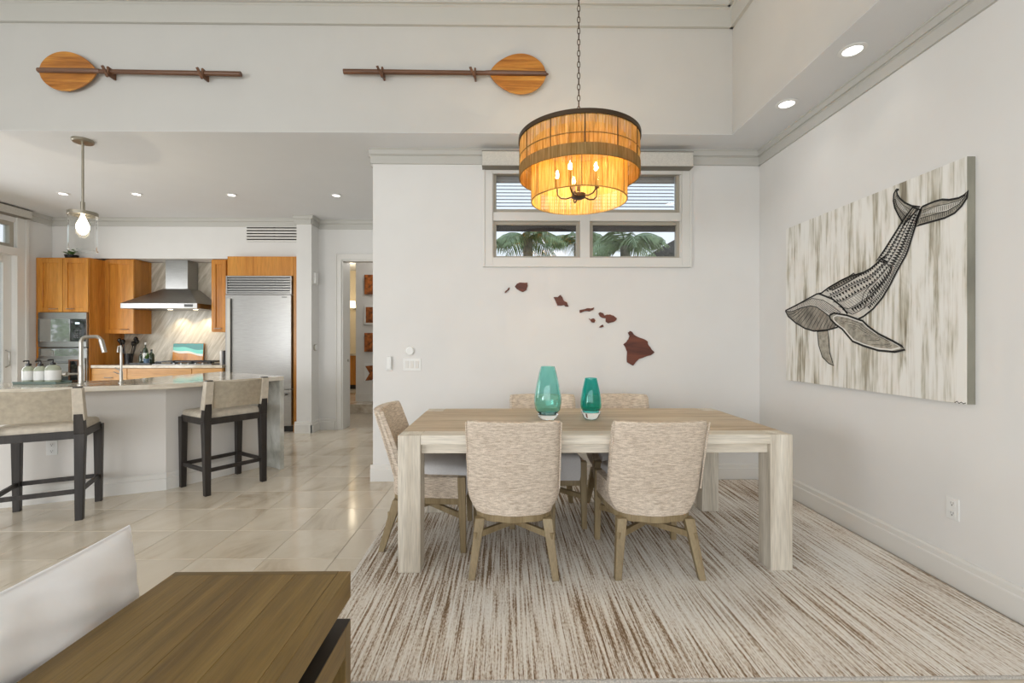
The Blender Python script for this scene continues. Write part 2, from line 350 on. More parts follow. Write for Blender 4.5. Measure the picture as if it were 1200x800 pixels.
def thing(name, label, cat, loc=(0,0,0), rz=0, group=None, kind=None):
    o = bpy.data.objects.new(name, None); COL.objects.link(o); o.location = loc; o.rotation_euler = (0, 0, rz); o.empty_display_size = .1
    if label: o['label'] = label
    if cat: o['category'] = cat
    if group: o['group'] = group
    if kind: o['kind'] = kind
    WM[o.name] = Matrix.Translation(Vector(loc)) @ Matrix.Rotation(rz, 4, 'Z')
    return o
def dup(root, loc, rz=0, label=None):
    def cp(o, par):
        c = o.copy(); COL.objects.link(c); c.parent = par
        for ch in list(o.children): cp(ch, c)
        return c
    r = cp(root, None); r.location = loc; r.rotation_euler = (0, 0, rz)
    if label: r['label'] = label
    return r
def struct(name, mb, mat, parent=None, **k): return mb.build(name, mat, parent, kind=None if parent else 'structure', **k)
def B(a, b): return MB().box(a, b)

# ================================================================= THE SHELL
XR, YB, XL = 2.36, 4.21, -6.5           # right wall, back wall, left wall
CL, CH = 3.05, 4.22                     # low and high ceiling
YF, XF = 3.86, 1.93                     # upper fascias
YS, YK, YH = 6.59, 6.95, 6.68           # kitchen soffit, kitchen back wall, hall wall
WX = P(437, 400, Y=YB).x                # left end of back wall
REAR = -4.5
# window hole in the back wall
wl0 = P(576, 0, Y=YB).x; wr0 = P(799, 0, Y=YB).x; wz0 = P(600, 305, Y=YB).z; wz1 = P(600, 198, Y=YB).z
mb = MB(); t = .16
mb.box((WX, YB, 0), (wl0, YB+t, CL)).box((wr0, YB, 0), (XR+.16, YB+t, CL)).box((wl0, YB, 0), (wr0, YB+t, wz0)).box((wl0, YB, wz1), (wr0, YB+t, CL))
struct('wall_back', mb, M['wall'])
struct('wall_right', B((XR, REAR, 0), (XR+.16, YB, CL+.02)), M['wall'])
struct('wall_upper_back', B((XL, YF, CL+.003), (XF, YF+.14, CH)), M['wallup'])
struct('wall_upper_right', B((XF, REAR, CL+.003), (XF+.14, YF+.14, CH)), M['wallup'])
mb = MB().box((XF, REAR, CL), (XR+.16, YB+.3, CL+.0029)).box((XF+.14, REAR, CL+.0029), (XR+.16, YB+.3, CL+.12))
struct('ceiling_right_soffit', mb, M['ceil'])
struct('ceiling_kitchen', MB().box((XL-.16, YF, CL), (XF, YB+.3, CL+.0029)).box((XL-.16, YF+.14, CL+.0029), (XF, YB+.3, CL+.12)).box((XL-.16, YB+.3, CL), (-1.1, 7.2, CL+.12)), M['ceil'])
struct('ceiling', B((XL-.16, REAR-.16, CH), (XF+.14, YF+.14, CH+.12)), M['ceil'])
# under faces of the two fascias close the corner against the ceilings
mb = MB()   # left wall with openings
def wall_yz(mb, x0, x1, y0, y1, z0, z1, holes):
    ys = sorted(set([y0, y1]+[h[0] for h in holes]+[h[1] for h in holes]))
    for a, b in zip(ys, ys[1:]):
        zz = [z0]
        hs = sorted([h for h in holes if h[0] <= a+1e-6 and h[1] >= b-1e-6], key=lambda h: h[2])
        for h in hs:
            if h[2] > zz[-1]+1e-6: mb.box((x0, a, zz[-1]), (x1, b, h[2]))
            zz.append(h[3])
        if z1 > zz[-1]+1e-6: mb.box((x0, a, zz[-1]), (x1, b, z1))
wall_yz(mb, XL-.16, XL, REAR, YK+.2, 0, CH, [(-4.1, -1.5, 0, 2.7), (3.4, 6.1, 0, 2.42), (3.4, 6.1, 2.52, 2.86)])
struct('wall_left', mb, M['wall'])
mb = MB()   # rear wall: two big glazed openings
for a, b in ((XL-.16, -6.1), (-2.2, -1.7), (2.0, XR+.16)): mb.box((a, REAR-.16, 0), (b, REAR, CH))
mb.box((-6.1, REAR-.16, 3.3), (-2.2, REAR, CH)).box((-1.7, REAR-.16, 3.3), (2.0, REAR, CH))
struct('wall_rear', mb, M['wall'])
# kitchen soffit wall, column, hall wall
colL = P(347.5, 0, Y=6.44).x; colR = P(365, 0, Y=6.44).x
struct('wall_kitchen_soffit', B((XL, YS, 2.475), (colL+.02, YK+.1, CL)), M['wall'])
struct('wall_kitchen', B((XL, YK, 0), (colL+.02, YK+.12, 2.475)), M['wall'])
struct('wall_column', B((colL, 6.44, 0), (colR, YK+.1, CL)), M['wall'])
dx0 = P(400.5, 0, Y=YH).x; dzt = P(0, 303.5, Y=YH).z; dx1 = dx0+.84
mb = MB().box((colR, YH, 0), (dx0, YH+.14, CL)).box((dx1, YH, 0), (-1.1, YH+.14, CL)).box((dx0, YH, dzt), (dx1, YH+.14, CL))
struct('wall_hall', mb, M['wall'])
# closure of the passage behind the back wall
PX = -1.1
struct('wall_passage', B((PX, YB+.16, 0), (PX+.12, 12, CL)), M['wall'])
# crown mouldings (stepped, built as boxes with a cove)
def crown_x(n, x0, x1, y, z, h=.13, d=.045, s=-1, mat=None):
    """crown along x on wall face y, sticking out towards s*y"""
    pr = [(0, 0), (0, -h), (d*.35, -h), (d*.35, -h*.46), (d*.5, -h*.43), (d*.5, -h*.40), (d*.8, -h*.40), (d*.8, -h*.08), (d, -h*.05), (d, 0)]
    mb = MB().extr([(x0, y+s*a, z+b) for a, b in pr], (x1-x0, 0, 0)); struct(n, mb, mat or M['crown'], smooth=0)
def crown_y(n, y0, y1, x, z, h=.13, d=.045, s=-1, mat=None):
    pr = [(0, 0), (0, -h), (d*.35, -h), (d*.35, -h*.46), (d*.5, -h*.43), (d*.5, -h*.40), (d*.8, -h*.40), (d*.8, -h*.08), (d, -h*.05), (d, 0)]
    mb = MB().extr([(x+s*a, y0, z+b) for a, b in pr], (0, y1-y0, 0)); struct(n, mb, mat or M['crown'], smooth=0)
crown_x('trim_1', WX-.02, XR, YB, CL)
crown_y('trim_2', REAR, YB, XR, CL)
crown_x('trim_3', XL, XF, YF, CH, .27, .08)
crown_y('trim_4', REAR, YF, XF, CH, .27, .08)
crown_x('trim_5', XL, colL, YS, CL, .115, .06)
crown_x('trim_6', colL-.03, colR+.03, 6.44, CL, .115, .06)
crown_y('trim_7', 6.38, YH, colR, CL, .115, .05, 1)
crown_x('trim_8', colR, -1.1, YH, CL, .125, .06)
crown_y('trim_9', YF+.14, YS, XL, CL, .115, .06, 1)
crown_y('trim_10', YB, YB+.5, WX, CL, .15, .05, -1)
# baseboards
def base(n, a, b, out, h=.15, t=.02):
    """baseboard from a to b (xy) sticking out along out"""
    a = Vector((a[0], a[1], 0)); b = Vector((b[0], b[1], 0)); o = Vector((out[0], out[1], 0))
    pr = [(0, 0), (t, 0), (t, h*.72), (t*.7, h*.76), (t*.7, h*.93), (t*.35, h), (0, h)]
    mb = MB().extr([a+o*p+Vector((0, 0, q)) for p, q in pr], b-a); struct(n, mb, M['trim'], smooth=0)
base('baseboard_back', (WX-.02, YB), (XR, YB), (0, -1))
base('baseboard_back_end', (WX, YB+.0005), (WX, YB+.16), (-1, 0))
base('baseboard_right', (XR, REAR), (XR, YB), (-1, 0), .16, .022)
base('baseboard_column', (colL-.02, 6.44), (colR+.02, 6.44), (0, -1), .16, .03)
base('baseboard_column_side', (colR, 6.41), (colR, YH), (1, 0), .16, .03)
base('baseboard_hall', (colR, YH), (dx0-.09, YH), (0, -1), .16, .025)
base('baseboard_left', (XL, -1.5), (XL, 3.26), (1, 0))

# hall doorway: casing, opened door leaf, things beyond
t = thing('door_1', None, None, (dx0, YH, 0), 0, None, 'structure')
cw = .085
B((dx0-cw, YH-.02, 0), (dx0, YH-.0005, dzt+cw)).build('casing', M['trim'], t, bevel=.003); B((dx0-cw, YH-.03, 0), (dx0-cw+.02, YH-.02, dzt+cw)).build('casing', M['trim'], t, bevel=.003)
B((dx1, YH-.02, 0), (dx1+cw, YH-.0005, dzt+cw)).build('casing', M['trim'], t, bevel=.003); B((dx0, YH-.02, dzt), (dx1, YH-.0005, dzt+cw)).build('head_casing', M['trim'], t, bevel=.003)
MB().box((dx0, YH, 0), (dx0+.018, YH+.30, dzt)).build('jamb', M['trim'], t); B((dx0+.018, YH, dzt-.018), (dx1, YH+.14, dzt)).build('jamb', M['trim'], t)
MB().tube([(dx0+.018, YH+.2, 1.0), (dx0+.03, YH+.2, 1.0)], .02, 10).build('strike_plate', M['steeld'], t)
YR = 8.2
struct('floor_hall_step', B((-4.5, YR, 0), (-1.1, 12, .15)), M['quartz'])
fx = P(417, 400, Y=8.72).x
struct('wall_hall_end', B((fx, 8.72, .15), (-1.1, 8.84, CL)), M['wall'])
struct('baseboard_hall_end', B((fx, 8.70, .15), (-1.1, 8.72, .29)), M['trim'])
struct('ceiling_hall', B((-4.62, 7.2, CL), (-.98, 12, CL+.1)), M['ceil'])
struct('wall_hall_left', B((-4.62, YK+.13, 0), (-4.5, 12, CL)), M['wall'])
struct('wall_hall_far', B((-4.5, 11.4, .15), (fx+1.5, 11.5, CL)), plain('beige_wall', (.72, .62, .45), .7))
# art tiles in the passage
for i, (ya, yb) in enumerate(((322, 345), (358, 380), (390, 412), (425, 447))):
    a = P(427.5, ya, Y=8.70); b = P(427.5, yb, Y=8.70); w = a.z-b.z
    labs = ('square orange and dark resin wall panel, topmost in the passage', 'square brown wall panel with white rim, second from top in the passage', 'square orange flecked wall panel, third from top in the passage', 'square white panel with brown swoosh, lowest in the passage')
    tt = thing('wall_panel', labs[i], 'wall art', (a.x+w/2, 8.70, b.z), 0, 'square wall panels in the passage')
    pm = plain('resin_panel', (.30, .085, .015), .3, noise=.9, nscale=14)
    B((a.x, 8.67, b.z), (a.x+w, 8.715, a.z)).build('panel', pm if i % 2 == 0 else M['white'], tt, bevel=.003)
    if i == 1: B((a.x+.03, 8.665, b.z+.03), (a.x+w-.01, 8.67, a.z-.03)).build('inlay', pm, tt)
    if i == 3: MB().extr([(a.x+.02, 8.67, b.z+.02), (a.x+.10, 8.67, b.z+.16), (a.x+.02, 8.67, a.z-.06), (a.x+w, 8.67, a.z-.03), (a.x+w, 8.67, b.z+.2), (a.x+.14, 8.67, b.z+.03)], (0, -.006, 0)).build('inlay', pm, tt)
v0 = P(405, 412, Y=11.0)
tt = thing('vanity_cabinet', 'orange wood vanity seen through the hall doorway gap', 'cabinet', (v0.x+.3, 11.1, .15))
B((v0.x-.3, 10.9, .25), (v0.x+.6, 11.38, .95)).build('body', M['honey'], tt, bevel=.004)
B((v0.x-.3, 10.95, .15), (v0.x+.6, 11.38, .25)).build('toe_kick', M['dark'], tt)
B((v0.x-.32, 10.87, .95), (v0.x+.62, 11.39, .99)).build('worktop', M['quartz'], tt)
tt = thing('wall_sconce', 'small glowing shade high in the gap beyond the hall doorway', 'lamp', (P(412, 330, Y=11.3).x, 11.3, 2.1))
MB().lathe([(.05, 0), (.09, 0), (.075, .16), (.04, .16)], (P(413.5, 330, Y=11.3).x, 11.25, 2.12), 16).build('lamp_shade', emis('sconce_glow', (1, .8, .5), 2.5), tt)
MB().box((P(413.5, 330, Y=11.3).x-.04, 11.33, 2.1), (P(413.5, 330, Y=11.3).x+.04, 11.4, 2.3)).build('bracket', M['steeld'], tt)
def pt_light(name, loc, power, col, r=.05, kind='POINT'):
    d = bpy.data.lights.new(name, kind); d.energy = power; d.color = col
    d.shadow_soft_size = r; o = bpy.data.objects.new(name, d); COL.objects.link(o); o.location = loc; return o
pt_light('bath_light', (-3.6, 10.2, 2.6), 22, (1, .85, .62), .2)
pt_light('passage_light', (-2.0, 7.9, 2.8), 12, (1, .95, .88), .2)

# ---------------------------------------------------------------- floor and tiles
fl = struct('floor', B((XL-.2, REAR-.2, -.12), (XR+.2, 12, -.003)), M['grout'])
TS = .406; g = .0016; x00 = -1.828; y00 = 2.709
def tile_mesh(i):
    s = TS/2-g; b = .0015; mb = MB()
    vs = [(-s,-s,-.007),(s,-s,-.007),(s,s,-.007),(-s,s,-.007),(-s,-s,-b),(s,-s,-b),(s,s,-b),(-s,s,-b),(-s+b,-s+b,0),(s-b,-s+b,0),(s-b,s-b,0),(-s+b,s-b,0)]
    mb.add(vs, [(4,5,9,8),(5,6,10,9),(6,7,11,10),(7,4,8,11),(8,9,10,11),(0,1,5,4),(1,2,6,5),(2,3,7,6),(3,0,4,7)])
    return mb
tm = tile_mesh(0).build('tile', M['tile'], fl, smooth=0, origin=(0, 0, 0)); tm.location = (x00+TS/2, y00+TS/2, 0)
def fpos(x, y, z=0):
    d = x*SA+y*CA
    if d < .3: return None
    r = x*CA-y*SA
    return 600+FPX*r/d, 400+FPX*(CAMH-z)/d
nt = 1
for i in range(-11, 12):
    for j in range(-6, 11):
        if i == 0 and j == 0: continue
        cx = x00+TS*(i+.5); cy = y00+TS*(j+.5)
        if cx > XR-.1 or cy > YH+.25: continue
        if cx-TS/2 > -.83 and 1.76 < cy-TS/2 and cy+TS/2 < YB: continue
        if cx > WX+.1 and cy > YB: continue
        ok = any((lambda q: q and -190 < q[0] < 1300 and q[1] < 1000)(fpos(cx+a*TS/2, cy+b*TS/2)) for a in (-1, 1) for b in (-1, 1))
        if not ok: continue
        c = tm.copy(); COL.objects.link(c); c.location = (cx, cy, 0); nt += 1
print('tiles', nt)
struct('ground', B((-30, -30, -.3), (30, 40, -.13)), M['ground'])

# ================================================================= BACK WALL WINDOW
W = thing('window_1', None, None, ((wl0+wr0)/2, YB, wz0), 0, None, 'structure')
def pw_(px, py, Y=YB): return P(px, py, Y=Y)
ox0, ox1 = pw_(566, 0).x, pw_(809.5, 0).x; oz0, oz1 = pw_(0, 312).z, pw_(0, 190).z
# casing: flat board frame with raised outer edge
def frame(mb, x0, x1, z0, z1, w, y0, y1):
    mb.box((x0, y0, z0), (x0+w, y1, z1)).box((x1-w, y0, z0), (x1, y1, z1)).box((x0+w, y0, z0), (x1-w, y1, z0+w)).box((x0+w, y0, z1-w), (x1-w, y1, z1))
mb = MB(); frame(mb, ox0, ox1, oz0, oz1, wl0-ox0+.01, YB-.022, YB+.001); frame(mb, ox0, ox1, oz0, oz1, .02, YB-.03, YB-.022)
mb.build('casing', M['trim'], W, bevel=.003)
mb = MB(); frame(mb, wl0, wr0, wz0, wz1, .018, YB, YB+.13); mb.build('jamb', M['trim'], W)
cxm = (pw_(678, 0).x+pw_(693, 0).x)/2; czm = (pw_(0, 257).z+pw_(0, 246).z)/2
MB().box((cxm-.045, YB-.005, wz0+.01), (cxm+.045, YB+.09, wz1-.01)).build('mullion', M['trim'], W, bevel=.003)
MB().box((wl0+.01, YB-.004, czm-.04), (cxm-.045, YB+.09, czm+.04)).box((cxm+.045, YB-.004, czm-.04), (wr0-.01, YB+.09, czm+.04)).build('transom', M['trim'], W, bevel=.003)
for (a, b) in ((wl0+.012, cxm-.045), (cxm+.045, wr0-.012)):
    for (c, d) in ((wz0+.012, czm-.04), (czm+.04, wz1-.012)):
        mb = MB(); frame(mb, a, b, c, d, .032, YB+.02, YB+.07); s = mb.build('sash', M['winframe'], W, bevel=.003)
        B((a+.028, YB+.045, c+.028), (b-.028, YB+.049, d-.028)).build('pane', M['pane'], s)
        if c < czm-.1:   # roller shade tucked at the top
            B((a+.03, YB+.052, d-.085), (b-.03, YB+.064, d-.03)).build('roller_shade', M['shade_roll'], s)
            MB().tube([((a+b)/2-.04, YB+.015, c+.02), ((a+b)/2+.03, YB+.01, c+.03)], .006).build('crank_handle', M['winframe'], s)
        else:
            n = 9; hh = d-c-.1
            B((a+.03, YB+.075, d-.085), (b-.03, YB+.10, d-.01)).build('blind_rail', M['blind'], s)
            sl0 = None
            for k in range(n):
                z = c+.03+hh*(k+.5)/n
                if sl0 is None:
                    sl0 = MB().add([(a+.03, YB+.078, z-.006), (b-.03, YB+.078, z-.006), (b-.03, YB+.105, z+.010), (a+.03, YB+.105, z+.010), (a+.03, YB+.078, z-.003), (b-.03, YB+.078, z-.003), (b-.03, YB+.105, z+.013), (a+.03, YB+.105, z+.013)], [(0,3,2,1),(4,5,6,7),(0,1,5,4),(1,2,6,5),(2,3,7,6),(3,0,4,7)]).build('blind_slat', M['blind'], s); z_0 = z
                else:
                    c_ = sl0.copy(); COL.objects.link(c_); c_.location = sl0.location+Vector((0, 0, z-z_0))
va0 = pw_(565, 0, YB-.12).x; va1 = pw_(812.5, 0, YB-.12).x
vz0 = pw_(0, 191, YB-.12).z; vz1 = min(CL-.005, pw_(0, 174, YB-.12).z)
V = thing('window_valance', 'long linen-covered roller shade box above the back window', 'valance', ((va0+va1)/2, YB-.06, vz0))
B((va0, YB-.12, vz0), (va1, YB-.024, vz1)).build('box', M['valance'], V, bevel=.004)
olive = plain('taupe_strip', (.22, .20, .16), .5)
B((va0-.002, YB-.123, vz0-.005), (va1+.002, YB-.023, vz0)).build('edge_strip', olive, V); B((va0-.002, YB-.123, vz1), (va1+.002, YB-.023, vz1+.004)).build('edge_strip', olive, V)

# ---------------------------------------------------------------- outdoors behind the window
def palm(x, y, z, n, L, label, seed):
    random.seed(seed)
    T = thing('palm_tree', label, 'palm tree', (x, y, -.13))
    MB().tube([(x, y, -.13), (x+.04, y, z*.5), (x, y, z)], [.14, .11, .09], 10).build('trunk', M['trunk'], T)
    for k in range(n):
        az = 2*PI*k/n+random.uniform(-.2, .2); el = random.uniform(.15, 1.1); ln = L*random.uniform(.8, 1.1)
        pts = []
        for i in range(13):
            u = i/12; r = ln*u*math.cos(el*(1-u*.2)); zz = ln*(math.sin(el)*u-0.75*u*u*(.5+random.uniform(.48,.52)))
            pts.append(Vector((x+r*math.cos(az), y+r*math.sin(az), z+zz)))
        mb = MB().tube(pts, [.018-.0012*i for i in range(13)], 5)
        for i in range(1, 12):
            for h in (0, .5):
                p = pts[i].lerp(pts[min(i+1, 12)], h); tdir = (pts[min(i+1, 12)]-pts[i-1]).normalized(); sd = tdir.cross(Vector((0, 0, 1))).normalized()
                ll = .42*L*math.sin(PI*min(.95, (i+h)/13+.12))
                for sg in (-1, 1):
                    d = (sd*sg*.75+tdir*.6+Vector((0, 0, -.35-random.random()*.3))).normalized()
                    q = p+d*ll*.55; e = p+d*ll+Vector((0, 0, -.28*ll)); w = tdir*.020
                    mb.add([p-w*.5, p+w*.5, q+w, q-w, e], [(0, 1, 2, 3), (3, 2, 4)])
        mb.build('frond', M['palm'], T, smooth=0)
palm(.40, 8.6, 3.22, 9, .95, 'palm tree outside the left lower pane of the back window', 3)
palm(2.2, 8.4, 3.05, 12, 1.05, 'bushy palm tree outside the right lower pane of the back window', 5)
palm(1.75, 11.2, 3.7, 9, 1.05, 'palm tree beyond the post between the two lower window panes', 8)
hx = P(775, 0, Y=9.5).x
H = thing('neighbour_house', 'dark-roofed house corner outside the right edge of the back window', 'house', (hx+3, 11, -.13))
MB().extr([(hx-.1, 9.0, 3.2), (hx+1.6, 9.0, 4.15), (hx+5, 9.0, 4.15), (hx+5, 9.0, 3.05), (hx+.0, 9.0, 3.05)], (0, 5, 0)).build('roof', M['shingle'], H)
B((hx+.5, 9.5, -.13), (hx+5, 13.5, 3.07)).build('wall', M['stucco'], H)
# hedge beside the left doors
def hedge(x, y, h, r, label, seed, n=1300):
    random.seed(seed); T = thing('hedge_bush', label, 'bush', (x, y, -.13), 0, 'bushes outside the left doors')
    MB().tube([(x, y, -.13), (x, y, h*.6)], .05, 6).build('stem', M['trunk'], T)
    mb = MB()
    for k in range(n):
        a = random.uniform(0, 2*PI); b = math.acos(random.uniform(-1, 1)); rr = random.uniform(.75, 1.0)
        p = Vector((x+r*rr*math.sin(b)*math.cos(a), y+r*rr*math.sin(b)*math.sin(a), h*.52+h*.5*rr*math.cos(b)))
        d = Vector((random.uniform(-1, 1), random.uniform(-1, 1), random.uniform(-1, 1))).normalized(); e = d.cross(Vector((.3, .5, .8))).normalized()
        s = random.uniform(.05, .11); mb.add([p-d*s, p+e*s*.5, p+d*s, p-e*s*.5], [(0, 1, 2, 3)])
    mb.build('foliage', M['leaf2'], T, smooth=0, kind='stuff')
for i, (yy, dx) in enumerate(((2.0, -2.8), (3.7, -2.9), (5.4, -2.6), (7.1, -2.8), (.3, -2.9))):
    hedge(XL+dx, yy, 3.4, .84, ('third', 'fourth and middle', 'second', 'first, farthest from us,', 'nearest to us')[i].replace('fourth and ', '')+' leafy green bush of the row outside the left doors', 20+i)

# ================================================================= LEFT WALL DOOR AND TRANSOM
D = thing('door_2', None, None, (XL, 4.75, 0), 0, None, 'structure')
def frame_y(mb, y0, y1, z0, z1, w, x0, x1):
    mb.box((x0, y0, z0), (x1, y0+w, z1)).box((x0, y1-w, z0), (x1, y1, z1)).box((x0, y0+w, z0), (x1, y1-w, z0+w)).box((x0, y0+w, z1-w), (x1, y1-w, z1))
mb = MB().box((XL, 6.1, 0), (XL+.025, 6.24, 2.95)).box((XL+.025, 6.20, 0), (XL+.035, 6.24, 2.95)).box((XL, 3.3, 2.42), (XL+.04, 6.14, 2.52)).box((XL, 3.26, 0), (XL+.025, 3.4, 2.95))
mb.build('casing', M['trim'], D, bevel=.003)
for a, b, xx in ((4.72, 6.1, -.05), (3.4, 4.76, -.11)):
    mb = MB(); frame_y(mb, a, b, 0.0, 2.42, .10, XL+xx-.045, XL+xx); s = mb.build('door_panel', M['trim'], D, bevel=.003)
    B((XL+xx-.025, a+.09, .09), (XL+xx-.019, b-.09, 2.33)).build('pane', M['pane'], s)
MB().tube([(XL-.05, 6.03, .95), (XL+.0, 6.03, .97), (XL+.0, 6.03, 1.15), (XL-.05, 6.03, 1.17)], .009).build('pull_handle', M['steeld'], D)
W2 = thing('window_2', None, None, (XL, 4.75, 2.52), 0, None, 'structure')
for a, b in ((3.4, 4.75), (4.75, 6.1)):
    mb = MB(); frame_y(mb, a, b, 2.52, 2.86, .05, XL-.08, XL-.02); s = mb.build('sash', M['winframe'], W2, bevel=.003)
    B((XL-.055, a+.045, 2.565), (XL-.05, b-.045, 2.815)).build('pane', M['pane'], s)
V2 = thing('door_valance', 'linen-covered shade box above the kitchen sliding door', 'valance', (XL+.06, 4.8, 2.93))
B((XL+.002, 3.3, 2.93), (XL+.12, 6.2, 3.03)).build('box', M['valance'], V2, bevel=.004)
B((XL+.002, 3.297, 3.03), (XL+.122, 6.203, 3.035)).build('edge_strip', olive, V2); B((XL+.002, 3.297, 2.925), (XL+.122, 6.203, 2.93)).build('edge_strip', olive, V2)

# ================================================================= RUG
rx0, rx1, ry0, ry1 = -.85, 2.31, 1.712, 4.17
R_ = thing('area_rug', 'cream and brown streaky striped rug under the dining table', 'rug', ((rx0+rx1)/2, (ry0+ry1)/2, 0))
B((rx0, ry0, .0), (rx1, ry1, .012)).build('pile', M['rug'], R_, bevel=.004)
hm = plain('rug_hem', (.50, .47, .43), .95, noise=.3, nscale=150, bump=.5)
B((rx0, ry0-.008, 0), (rx1, ry0+.004, .0118)).build('hem', hm, R_, bevel=.003); B((rx0, ry1-.004, 0), (rx1, ry1+.008, .0118)).build('hem', hm, R_, bevel=.003)

# ================================================================= DINING TABLE
TZ = .0122
tx0, tx1, ty0, ty1, th = -.597, 1.590, 2.505, 3.51, .768
T = thing('dining_table', 'long bleached oak dining table with thick square corner legs', 'table', ((tx0+tx1)/2, (ty0+ty1)/2, TZ))
lw = .125
for x in (tx0, tx1-lw):
    for y in (ty0, ty1-lw): B((x, y, TZ), (x+lw, y+lw, th)).build('leg', M['oakz'], T, bevel=.004)
ys_ = [ty0, ty0+lw]+[ty0+lw+(ty1-ty0-2*lw)*k/5 for k in range(1, 5)]+[ty1-lw, ty1]
for k in range(7):
    e_ = lw+.001 if k in (0, 6) else 0
    B((tx0+e_, ys_[k]+.0006, th-.05), (tx1-e_, ys_[k+1]-.0006, th)).build('plank', M['oakx2'] if k == 0 else M['oak'], T, bevel=.0015)
B((tx0+lw, ty0+.03, th-.105), (tx1-lw, ty0+.055, th-.05)).build('apron', M['oakx2'], T, bevel=.002)
B((tx0+lw, ty1-.055, th-.105), (tx1-lw, ty1-.03, th-.05)).build('apron', M['oakx2'], T, bevel=.002)
B((tx0+.03, ty0+lw, th-.105), (tx0+.055, ty1-lw, th-.05)).build('apron', M['oaky'], T, bevel=.002)
B((tx1-.055, ty0+lw, th-.105), (tx1-.03, ty1-lw, th-.05)).build('apron', M['oaky'], T, bevel=.002)

# ================================================================= DINING CHAIRS
def uplan(off, n=10, wb=.215, wf=.25, yb=-.205, yf=.235, rad=.13):
    """U-shaped plan from front-left round the back to front-right, offset outward by off"""
    pts = []
    wb += off; wf += off; ybk = yb-off
    pts.append((-wf, yf)); pts.append((-(wf*.5+wb*.5), 0.02))
    for k in range(n+1):
        a = PI+PI/2*k/n
        pts.append((-(wb-rad)+rad*math.cos(a), ybk+rad+rad*math.sin(a)*1.0))
    pts = pts[:2]+[p for p in pts[2:]]
    mid = [(x*(1), ybk-.02*(1-(x/(wb-rad))**2)) for x in [-(wb-rad)*.5, 0, (wb-rad)*.5]]
    pts += mid
    pts += [(-x, y) for x, y in pts[:2+n+1][::-1]]
    return pts
def make_chair():
    C = thing('dining_chair', 'x', 'chair', (0, 0, 0), 0, 'woven dining chairs around the table')
    # legs
    for sx in (-1, 1):
        MB().taper((sx*.225, -.255, 0), (.018, .018), (sx*.185, -.165, .30), (.027, .028)).build('leg', M['chairwood'], C, bevel=.003, local=True)
        MB().taper((sx*.245, .245, 0), (.017, .017), (sx*.238, .233, .455), (.024, .024)).build('leg', M['chairwood'], C, bevel=.003, local=True)
    # wooden rail under the shell (solid U plate) + front rail
    out = uplan(.0); MB().prism(out, .285, .325).build('seat_rail', M['chairwood'], C, bevel=.004, local=True)
    # X stretchers
    MB().bar((-.215, -.215, .215), (.24, .24, .215), .022, .034).build('stretcher', M['chairwood'], C, bevel=.002, local=True)
    MB().bar((.215, -.215, .215), (-.24, .24, .215), .022, .0335).build('stretcher', M['chairwood'], C, bevel=.002, local=True)
    # upholstered apron
    o2 = uplan(.004, yf=.215); i2 = uplan(-.05, yf=.215)
    mb = MB(); n = len(o2); zs = ((o2, .325), (o2, .45), (i2, .458), (i2, .38))
    vs = [(p[0], p[1], z) for pl, z in zs for p in pl]; fs = []
    for j in range(3):
        for i in range(n-1): fs.append((j*n+i, j*n+i+1, (j+1)*n+i+1, (j+1)*n+i))
    fs += [(0, n, 2*n, 3*n), (n-1, 4*n-1, 3*n-1, 2*n-1)]
    mb.add(vs, fs); mb.build('seat_apron', M['weave'], C, local=True)
    # backrest: thick curved panel, raked, rounded lower corners
    H0, H1 = .325, .852
    def backf(u, v):
        # closed cross-section (plan): v = height, u around section
        t = v; z = H0+(H1-H0)*t
        rake = -.13*max(0, (z-.42)/(H1-.42))**1.1
        hw = .255-.0*t
        if z < .45: hw = .205+.05*math.sin(min(1, (z-H0)/.125)*PI/2)
        if z > H1-.03: hw -= .012*((z-(H1-.03))/.03)**2
        th_ = .080-.034*t
        n4 = u*4
        N = 1.0
        def outer(s): return s*hw, -.212+rake+.055*abs(s)**2.6+(.0)
        # u in [0,1): 0-.45 outer left->right, .45-.5 edge, .5-.95 inner right->left, edge
        if u < .46: s = -1+2*u/.46; x, y = outer(s); return Vector((x, y, z))
        if u < .5: x, y = outer(1); return Vector((x+.004, y+th_*.5+.002, z))
        if u < .96: s = 1-2*(u-.5)/.46; x, y = outer(s); return Vector((x*.97, y+th_+.004, z))
        x, y = outer(-1); return Vector((x-.004, y+th_*.5+.002, z))
    mb = MB(); NU, NV = 50, 24
    mb.grid(backf, NU, NV, cu=True)
    mb.f.append(tuple((NV-1)*NU+i for i in range(NU))); mb.f.append(tuple(range(NU-1, -1, -1))); mb.mi += [0, 0]
    mb.build('backrest', M['weave'], C, bevel=.010, seg=3, local=True, smooth=50)
    # piping seam along the back edges
    for sx in (-1, 1):
        pts = []
        for k in range(14):
            v = k/13; z = .46+(H1-.465)*v; rake = -.13*max(0, (z-.42)/(H1-.42))**1.1
            hw = .255
            pts.append((sx*(hw-.002), -.212+rake+.055-.003, z))
        MB().tube(pts, .004, 6).build('piping', M['weave'], C, local=True)
    # cushion
    def cush(u, v):
        pass
    pl = uplan(-.045, yf=.268, wf=.262, wb=.22)
    mb = MB(); n = len(pl); c0 = Vector((0, .02, 0))
    rings = [(.975, .330), (1.0, .36), (1.005, .43), (1.0, .468), (.965, .497), (.85, .510), (.5, .517), (.12, .519)]
    vs = []
    for s, z in rings:
        for p in pl: vs.append((p[0]*s, c0.y+(p[1]-c0.y)*s, z-(.0 if s > .9 else 0)))
    fs = []
    for j in range(len(rings)-1):
        for i in range(n): i2_ = (i+1) % n; fs.append((j*n+i, j*n+i2_, (j+1)*n+i2_, (j+1)*n+i))
    fs.append(tuple(range(n-1, -1, -1))); fs.append(tuple((len(rings)-1)*n+i for i in range(n)))
    mb.add(vs, fs); mb.build('seat_cushion', M['cushion'], C, local=True, smooth=60)
    return C
